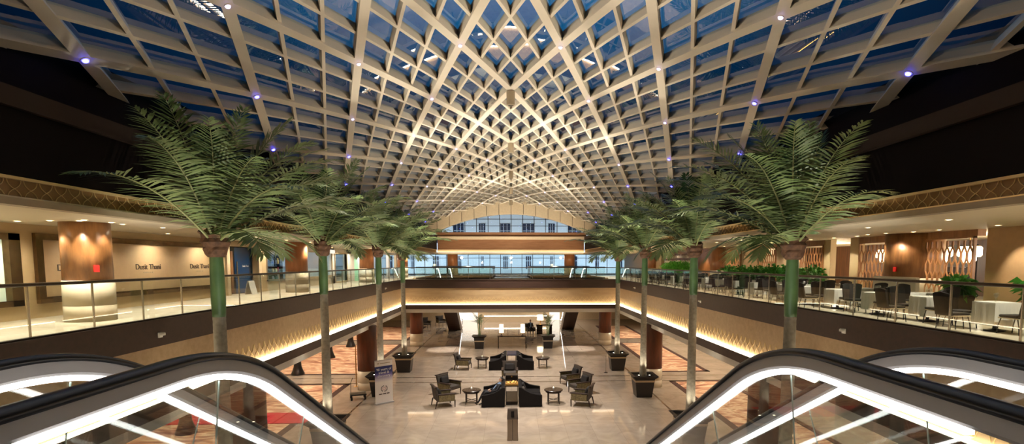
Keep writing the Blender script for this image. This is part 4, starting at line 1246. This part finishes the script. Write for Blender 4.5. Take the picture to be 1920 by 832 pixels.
# bin in the middle of the floor
bn = thing('ash_bin', 'upright steel bin with a dark slotted top standing alone on the centre floor', 'bin', (.03, 21.9, 0))
MB().box(-.22, -.01, -.2, .2, 0, .92).box(.01, .22, -.2, .2, 0, .92).build('body', M_binmetal, bn); MB().box(-.2, .2, -.18, .18, .03, .9).build('core', M_black, bn)
hd = MB().frustum(.92, 1.32, .23, .22, .21, .12).build('hood', M_binhood, bn)
MB().add([(-.07, -.212, 1.0), (.07, -.212, 1.0), (.065, -.150, 1.24), (-.065, -.150, 1.24)], [(0, 1, 2, 3)]).build('slot', M_black, bn)
# banner
bnr = thing('roll_up_banner', 'white and navy roll-up banner with white slogan beside the left planter', 'banner', (-6.72, 27.95, 0), R(42))
MB().box(-.5, .5, -.02, .02, .06, 2.3).build('printed_sheet', M_banner, bnr)
MB().box(-.52, .52, -.12, .12, 0, .07).build('base', M_satin, bnr); MB().box(-.51, .51, -.025, .025, 2.29, 2.33).build('top_rail', M_satin, bnr)
MB().box(-.012, .012, .03, .055, .05, 2.3).build('pole', M_satin, bnr)
for k, s in enumerate(('90 years of', 'travel &', 'discovery')):
    text('lettering', s, .19, M_inkwhite, (0, -.025, 1.77-k*.17), (R(90), 0, 0), bnr, .003)
mb = MB()
for k in range(14):
    a = 2*PI*k/14
    if k in (3, 10): continue
    c = (.17*math.cos(a), .8+.15*math.sin(a))
    mb.box(c[0]-.03, c[0]+.03, -.026, -.021, c[1]-.02, c[1]+.02)
mb.build('ring_emblem', M_ink, bnr)
mb = MB()
for k in range(12):
    a = 2*PI*k/12; mb.box(.085*math.cos(a)-.012, .085*math.cos(a)+.012, -.026, -.021, .8+.07*math.sin(a)-.012, .8+.07*math.sin(a)+.012)
mb.build('inner_emblem', M_inkred, bnr)
mb = MB()
for x0, x1 in ((-.3, -.12), (-.08, .1), (.14, .3)): mb.box(x0, x1, -.026, -.021, .5, .55)
mb.build('small_print', M_ink, bnr)
mb = MB().box(-.36, -.28, -.026, -.021, 2.12, 2.19).box(-.22, .36, -.026, -.021, 2.135, 2.17); mb.build('header_print', M_grey_ledge, bnr)
# trolley, poles
tr = thing('platform_trolley', 'low black platform trolley with a thin handle beside the banner', 'trolley', (-8.35, 28.9, 0), R(20))
MB().box(-.42, .42, -.32, .32, .26, .33).build('deck', M_black, tr, bevel=.01)
for sx in (-.35, .35):
    for sy in (-.26, .26): MB().lathe([(.03, 0), (.06, .03), (.06, .1), (.03, .26)], 10, (sx, sy, 0)).build('wheel', M_rubber, tr)
MB().tube([(-.36, .26, .3), (-.34, .26, .9), (-.24, .26, 1.15)], .014, 6).build('handle', M_black, tr)
pl = thing('brass_pole', 'tall slim brass pole on a small base beside the left lobby column', 'pole', (-9.3, 31.9, 0))
MB().lathe([(.16, 0), (.16, .03), (.03, .05)], 16).build('base', M_gold, pl); MB().lathe([(.03, .03), (.03, 2.4)], 10).build('shaft', M_gold, pl); MB().blob((0, 0, 2.43), .045, 6).build('finial', M_gold, pl)
st = thing('rope_stanchion', 'short slim stanchion standing beside the far right planter', 'stanchion', (6.35, 35.3, 0))
MB().lathe([(.14, 0), (.14, .02), (.02, .05)], 16).build('base', M_brownleg, st); MB().lathe([(.018, .03), (.018, 1.1)], 8).build('shaft', M_chrome, st); MB().lathe([(.03, 1.08), (.03, 1.16)], 10).build('cap', M_chrome, st)
# carpets
for s, nm in ((-1, 'left'), (1, 'right')):
    for i, (y0, y1) in enumerate(((8, 32.6), (35.3, 48.6), (51.0, 62))):
        xo = 16.2 if s < 0 else 13.5
        x0, x1 = sorted((s*9.85, s*xo))
        c = tag(MB().box(x0+.32, x1-.32, y0+.3, y1-.3, .003, .014).build('aisle_carpet', M_carpet), 'swirl-patterned brown carpet along the %s aisle of the lobby, %s stretch' % (nm, ['near', 'middle', 'far'][i]), 'carpet')
        MB().box(x0, x0+.34, y0, y1, .003, .016).box(x1-.34, x1, y0, y1, .003, .016).box(x0, x1, y0, y0+.32, .003, .016).box(x0, x1, y1-.32, y1, .003, .016).build('border', M_carpetb, c)
tag(MB().box(-16.0, -9.2, 24.5, 26.3, .017, .03).box(-16.0, -9.2, 24.5, 24.55, .017, .035).build('red_runner', M_red), 'bright red carpet runner laid across the left aisle', 'carpet')
# dark flared pedestals
v0 = None
for i, y in enumerate((23.3, 35.5, 41.7, 47.2)):
    lb = 'black flared floor pedestal on the left aisle carpet, %s from the viewer' % ORD[i]
    if v0 is None:
        v0 = thing('flared_pedestal', lb, 'pedestal', (-14.15, y, .014), 0, 'black flared pedestals')
        MB().lathe([(.42, 0), (.42, .08), (.34, .25), (.25, .55), (.21, 1.0), (.22, 1.5), (.3, 2.1), (.38, 2.5)], 20).build('body', M_black, v0, smooth=True)
        MB().lathe([(.40, 2.5), (.40, 2.55)], 20).build('top_plate', M_black, v0)
    else: copy_tree(v0, loc=(-14.15, y, .014), label=lb)

# ------------------------------------------------------------------ restaurant tables and chairs
def make_rchair():
    """faces local +x"""
    t = thing('banquet_chair', '', 'chair')
    MB().box(-.22, .24, -.23, .23, .42, .49).build('seat', M_blackfab, t, bevel=.025)
    MB().box(-.22, .25, -.235, .235, .395, .42).build('seat_rim', plain('pale_seat_rim', (196, 180, 150), .5) if 'pale_seat_rim' not in MATS else MATS['pale_seat_rim'], t)
    mb = MB(); n = 8; vs = []; fs = []
    for k in range(n+1):
        f = -1+2*k/n; y = f*.24
        xb = -.24-.05*(1-f*f); zt = .98+.05*(1-f*f) if True else 1
        for (x, z) in ((xb, .42), (xb-.1, zt), (xb-.15, zt), (xb-.05, .42)): vs.append((x, y, z))
    for k in range(n):
        for j in range(4):
            fs.append((k*4+j, k*4+(j+1) % 4, k*4+4+(j+1) % 4, k*4+4+j))
    fs += [(0, 3, 2, 1), (n*4, n*4+1, n*4+2, n*4+3)]
    MB().add(vs, fs).build('backrest', M_blackfab, t, smooth=False)
    for sx, sy in ((.2, 1), (.2, -1), (-.2, 1), (-.2, -1)):
        MB().tube([(sx, sy*.19, .41), (sx*1.28, sy*.205, .2), (sx*1.4, sy*.21, 0)], .014, 6).build('leg', M_black, t)
    return t
def make_rtable():
    t = thing('dining_table', '', 'table')
    MB().box(-.36, .36, -.36, .36, .70, .73).build('tabletop', M_darkwood, t)
    MB().lathe([(.25, 0), (.25, .03), (.05, .06), (.04, .7)], 14).build('pedestal', M_black, t)
    # draped cloth
    vs = []; fs = []; n = 40
    rings = [(.30, .748, 0), (.375, .748, 0), (.385, .72, .3), (.40, .45, 1), (.415, .16, 1.4)]
    for r, z, wv in rings:
        for k in range(n):
            a = 2*PI*k/n; c, s_ = math.cos(a), math.sin(a)
            m = max(abs(c), abs(s_)); q = r/m*(1+.022*wv*math.sin(a*12))
            if wv and abs(abs(c)-abs(s_)) < .25: q *= (1-.09*wv*.6)
            vs.append((c*q, s_*q, z))
    for i in range(len(rings)-1):
        for k in range(n):
            j = (k+1) % n; fs.append((i*n+k, i*n+j, i*n+n+j, i*n+n+k))
    fs.append(tuple(range(n)))
    MB().add(vs, fs).build('tablecloth', M_cloth, t, smooth=False)
    return t
RC = make_rchair(); RT = make_rtable(); rcu = False; rtu = False
GL = MB().lathe([(.03, 0), (.006, .01), (.006, .08), (.035, .12), (.03, .18)], 10)
M_glassy = glass('wine_glass', (.9, .92, .92, 1), .15)
def rchair(x, y, a, lb, gp):
    global rcu
    o = RC if not rcu else copy_tree(RC); rcu = True
    o.location = (x, y, ZU); o.rotation_euler = (0, 0, a); o.scale = (.82, .82, .78); tag(o, lb, 'chair', gp)
def rtable(x, y, lb, gp):
    global rtu
    o = RT if not rtu else copy_tree(RT); rtu = True
    o.location = (x, y, ZU); o.scale = (.72, .72, .80); tag(o, lb, 'table', gp)
gl0 = None; nk0 = None
for i in range(17):
    y = 10.5+i*1.78
    rtable(9.95, y, 'white-clothed square table beside the restaurant railing, %s from the near right corner' % ORD[i], 'tables along the restaurant railing')
    jit = lambda: random.uniform(-.12, .12)
    rchair(9.85+jit(), y-.56, R(90)+jit(), 'black banquet chair on the near side of the %s railing table' % ORD[i], 'chairs along the restaurant railing')
    rchair(9.8+jit(), y+.58, R(-90)+jit()*2, 'black banquet chair on the far side of the %s railing table' % ORD[i], 'chairs along the restaurant railing')
    if i % 3 != 2: rchair(9.1, y+.05, R(0)+jit(), 'black banquet chair between the glass and the %s railing table' % ORD[i], 'chairs along the restaurant railing')
    for q, (dx, dy) in enumerate(((.12, .12), (-.12, -.1))):
        lv = 'small wine glass standing on the %s railing table' % ORD[i]
        if gl0 is None: gl0 = tag(GL.build('wine_glass', M_glassy, None, (9.95+dx, y+dy, ZU+.6), 0, True), lv, 'glass', 'glasses on the railing tables')
        else: copy_tree(gl0, loc=(9.95+dx, y+dy, ZU+.6), label=lv)
for i in range(8):
    y = 11.2+i*2.6
    if i in (0,): continue
    rtable(11.15, y, 'white-clothed table in the second restaurant row, %s from the near end' % ORD[i-1], 'tables in the second restaurant row')
    rchair(11.1, y-.56, R(90), 'black banquet chair on the near side of the %s second-row table' % ORD[i-1], 'chairs in the second restaurant row')
    rchair(11.1, y+.56, R(-90), 'black banquet chair on the far side of the %s second-row table' % ORD[i-1], 'chairs in the second restaurant row')
bsf = thing('banquette', 'pale high-backed bench behind the railing tables near the thick wood column', 'bench', (12.0, 16.6, ZU-.1), 0)
MB().box(-.3, .3, -.9, .9, .1, .45).build('seat', M_white, bsf, bevel=.03); MB().box(.22, .38, -.95, .95, .1, 1.05).build('backrest', M_white, bsf, bevel=.03)

# ------------------------------------------------------------------ people
def skin_body(name, nodes, edges, mats, region, loc, rz, parent=None):
    """nodes {name: (pos, radius)}; one continuous skinned surface; region(co)->material index"""
    keys = list(nodes); idx = {k: i for i, k in enumerate(keys)}
    me = bpy.data.meshes.new(name); me.from_pydata([nodes[k][0] for k in keys], [(idx[a], idx[b]) for a, b in edges], [])
    o = bpy.data.objects.new(name, me); COL.objects.link(o)
    o.modifiers.new('Skin', 'SKIN')
    sv = me.skin_vertices[0].data
    for k in keys:
        r = nodes[k][1]; sv[idx[k]].radius = (r, r) if not isinstance(r, tuple) else r
    sv[0].use_root = True
    sb = o.modifiers.new('Sub', 'SUBSURF'); sb.levels = 2; sb.render_levels = 2
    dg = bpy.context.evaluated_depsgraph_get(); dg.update()
    nm = bpy.data.meshes.new_from_object(o.evaluated_get(dg))
    o.modifiers.clear(); o.data = nm
    nm.materials.clear()
    for m in mats: nm.materials.append(m)
    pts = {k: Vector(nodes[k][0]) for k in keys}
    for p in nm.polygons:
        c = p.center
        best = min(edges, key=lambda e: seg_d(c, pts[e[0]], pts[e[1]])/((nodes[e[0]][1]+nodes[e[1]][1])*.5))
        p.material_index = region(best, c); p.use_smooth = True
    o.location = loc; o.rotation_euler = (0, 0, rz)
    return o
def seg_d(p, a, b):
    d = b-a; t = max(0, min(1, (p-a).dot(d)/max(1e-9, d.length_squared))); return (p-(a+d*t)).length
def person(label, loc, rz, N, hair_c, head, hd, sc=1.0):
    E = [('pelvis','belly'),('belly','chest'),('chest','neckb'),('neckb','neck'),('neck','chin'),('chin','skull'),('skull','top')]
    for s in 'LR':
        E += [('pelvis','hip'+s),('hip'+s,'knee'+s),('knee'+s,'ank'+s),('ank'+s,'toe'+s),('chest','sho'+s),('sho'+s,'elb'+s),('elb'+s,'wri'+s),('wri'+s,'palm'+s)]
        for f in 'abcd': E += [('palm'+s, 'f1'+f+s), ('f1'+f+s, 'f2'+f+s)]
        E += [('wri'+s, 't1'+s), ('t1'+s, 't2'+s)]
        w = Vector(N['wri'+s][0]); p = Vector(N['palm'+s][0]); d = (p-w).normalized()
        sd = d.cross(Vector((0, 0, 1))); sd = sd.normalized() if sd.length > .1 else Vector((0, 1, 0))
        for k, f in enumerate('abcd'):
            b = p+sd*(k-1.5)*.021+d*.035
            ln = [.035, .045, .042, .03][k]
            N['f1'+f+s] = (b, .009); N['f2'+f+s] = (b+d*ln+Vector((0, 0, -.022)), .0075)
        sg = 1 if s == 'L' else -1
        N['t1'+s] = (w+d*.045+sd*.035*sg, .011); N['t2'+s] = (w+d*.08+sd*.05*sg+Vector((0, 0, -.01)), .009)
    order = ['pelvis']+[k for k in N if k != 'pelvis']; N = {k: N[k] for k in order}
    def region(e, c):
        a, b = e
        n = a+b
        if 'toe' in n: return 3
        if b.startswith(('f1', 'f2', 't1', 't2', 'palm')) or b in ('chin', 'skull', 'top', 'neck'): return 0
        if a in ('chest', 'neckb') and b in ('neckb', 'neck'): return 2
        if a == 'belly' and b == 'chest' and abs(c.y) < .06:
            mx = (N['belly'][0].x+N['chest'][0].x)/2
            if c.x > mx+.05: return 2
        return 1
    o = skin_body('person', N, E, [M_skin, M_suit, M_shirt, M_shoe], region, loc, rz)
    o.scale = (sc,)*3
    tag(o, label, 'person')
    hv = Vector(head); fd = Vector(hd).normalized()   # head centre and facing direction
    up = (Vector((0, 0, 1))-fd*fd.z).normalized(); rt_ = fd.cross(up)
    hm = MB().blob((0, 0, 0), .108, 8)
    hm.v = [tuple(hv+fd*(v[0]-.018)+rt_*v[1]*.86+up*(v[2]+.022)) for v in hm.v]
    keep = [f for f in hm.f if sum((Vector(hm.v[i])-hv).dot(fd) for i in f)/len(f) < .03 or sum((Vector(hm.v[i])-hv).dot(up) for i in f)/len(f) > .075]
    hm.f = keep; hm.mi = hm.mi[:len(keep)]
    hm.build('hair', M_hair, o)
    fm = MB()
    for s in (-1, 1):
        fm.blob(tuple(hv+fd*.082+rt_*s*.033+up*.012), .011, 4)
    fm.build('eyes', M_hair, o)
    nm = MB().blob(tuple(hv+fd*.098-up*.018), .016, 5, 0, (1, 1, 1.2))
    for s in (-1, 1): nm.blob(tuple(hv+rt_*s*.082-fd*.01), .022, 5, 0, (1, .6, 1.3))
    nm.build('nose_and_ears', M_skin, o)
    MB().blob(tuple(hv+fd*.086-up*.052), .02, 4, 0, (.5, 1, .3)).build('mouth', M_inkred, o)
    return o
# reclining man on the front left sofa: sits facing -x, leaning back, legs stretched out
def V(x, y, z): return Vector((x, y, z))
Nn = {'pelvis': (V(0,0,.62), .135), 'belly': (V(-.12,0,.72), .135), 'chest': (V(-.28,0,.92), .15), 'neckb': (V(-.36,0,1.06), .075), 'neck': (V(-.38,0,1.10), .055),
      'chin': (V(-.38,0,1.17), .07), 'skull': (V(-.41,0,1.24), .092), 'top': (V(-.44,0,1.30), .07)}
for s, g in (('L', 1), ('R', -1)):
    Nn['hip'+s] = (V(.06, g*.10, .60), .10); Nn['knee'+s] = (V(.42, g*(.12 if g > 0 else .15), .68), .07); Nn['ank'+s] = (V(.56 if g > 0 else .72, g*.12, .14), .045); Nn['toe'+s] = (V(.74 if g > 0 else .90, g*.14, .085), .035)
    Nn['sho'+s] = (V(-.28, g*.20, .98), .065); Nn['elb'+s] = (V(-.12, g*.30, .76), .048); Nn['wri'+s] = (V(.1, g*.20, .74), .032); Nn['palm'+s] = (V(.165, g*.16, .735), .028)
person('man in a dark suit with a light blue shirt reclining on the front left sofa', (-.98, 27.55, -.03), R(192), Nn, None, (-.41, 0, 1.235), (.92, .1, .35), 1.06)
# person on a chair by the far desk
Nn = {'pelvis': (V(0,0,.58), .14), 'belly': (V(-.02,0,.75), .14), 'chest': (V(-.04,0,.98), .155), 'neckb': (V(-.02,0,1.14), .075), 'neck': (V(-.01,0,1.19), .055),
      'chin': (V(.02,0,1.25), .07), 'skull': (V(.01,0,1.33), .09), 'top': (V(0,0,1.39), .07)}
for s, g in (('L', 1), ('R', -1)):
    Nn['hip'+s] = (V(.06, g*.10, .56), .10); Nn['knee'+s] = (V(.46, g*.15, .56), .07); Nn['ank'+s] = (V(.44, g*.15, .10), .045); Nn['toe'+s] = (V(.6, g*.16, .06), .035)
    Nn['sho'+s] = (V(-.04, g*.2, 1.05), .065); Nn['elb'+s] = (V(.02, g*.29, .80), .048); Nn['wri'+s] = (V(.24, g*.2, .74), .032); Nn['palm'+s] = (V(.3, g*.17, .735), .028)
person('person in dark clothes sitting in an armchair beside the far desk', (1.95, 54.9, .0), R(-75), Nn, None, (.01, 0, 1.325), (1, 0, 0), 1.05)
o = copy_tree(ac0, loc=(1.95, 55.05, 0), rz=R(-75), label='dark armchair under the seated person in the rear lobby'); o.scale = (1.05,)*3
# armchairs in the rear left alcove
for i, (x, y) in enumerate(((-9.8, 61), (-8.3, 63))):
    o = copy_tree(ac0, loc=(x, y, 0), rz=R(-60), label=['patterned armchair far back on the left behind the lobby column', 'patterned armchair deepest in the rear left corner'][i]); o.scale = (1.1,)*3

# ------------------------------------------------------------------ dusk sky
w = bpy.data.worlds.new('dusk_sky'); scn.world = w; w.use_nodes = True
nt = w.node_tree; bg = nt.nodes['Background']
tc = nt.nodes.new('ShaderNodeTexCoord'); sp = nt.nodes.new('ShaderNodeVectorMath'); sp.operation = 'DOT_PRODUCT'
nt.links.new(tc.outputs['Generated'], sp.inputs[0]); sp.inputs[1].default_value = Vector((0, .66, .75)).normalized()
cr = nt.nodes.new('ShaderNodeValToRGB'); e = cr.color_ramp.elements
e[0].position = .45; e[0].color = (.0006, .002, .008, 1)
e[1].position = 1.0; e[1].color = (.03, .30, .65, 1)
x = e.new(.70); x.color = (.0008, .008, .028, 1)
x = e.new(.82); x.color = (.002, .03, .085, 1)
x = e.new(.92); x.color = (.014, .19, .44, 1)
nt.links.new(sp.outputs['Value'], cr.inputs['Fac']); nt.links.new(cr.outputs['Color'], bg.inputs['Color'])
bg.inputs['Strength'].default_value = 1.0

# ------------------------------------------------------------------ view
vs_ = scn.view_settings
vs_.view_transform = 'Standard'; vs_.look = 'None'; vs_.gamma = 1; vs_.exposure = 0.0; vs_.use_curve_mapping = False
cy_ = scn.cycles
cy_.max_bounces = 8; cy_.diffuse_bounces = 3; cy_.glossy_bounces = 4; cy_.transparent_max_bounces = 24; cy_.transmission_bounces = 4
cy_.use_denoising = True; cy_.sample_clamp_indirect = 6.0; cy_.caustics_reflective = False; cy_.caustics_refractive = False
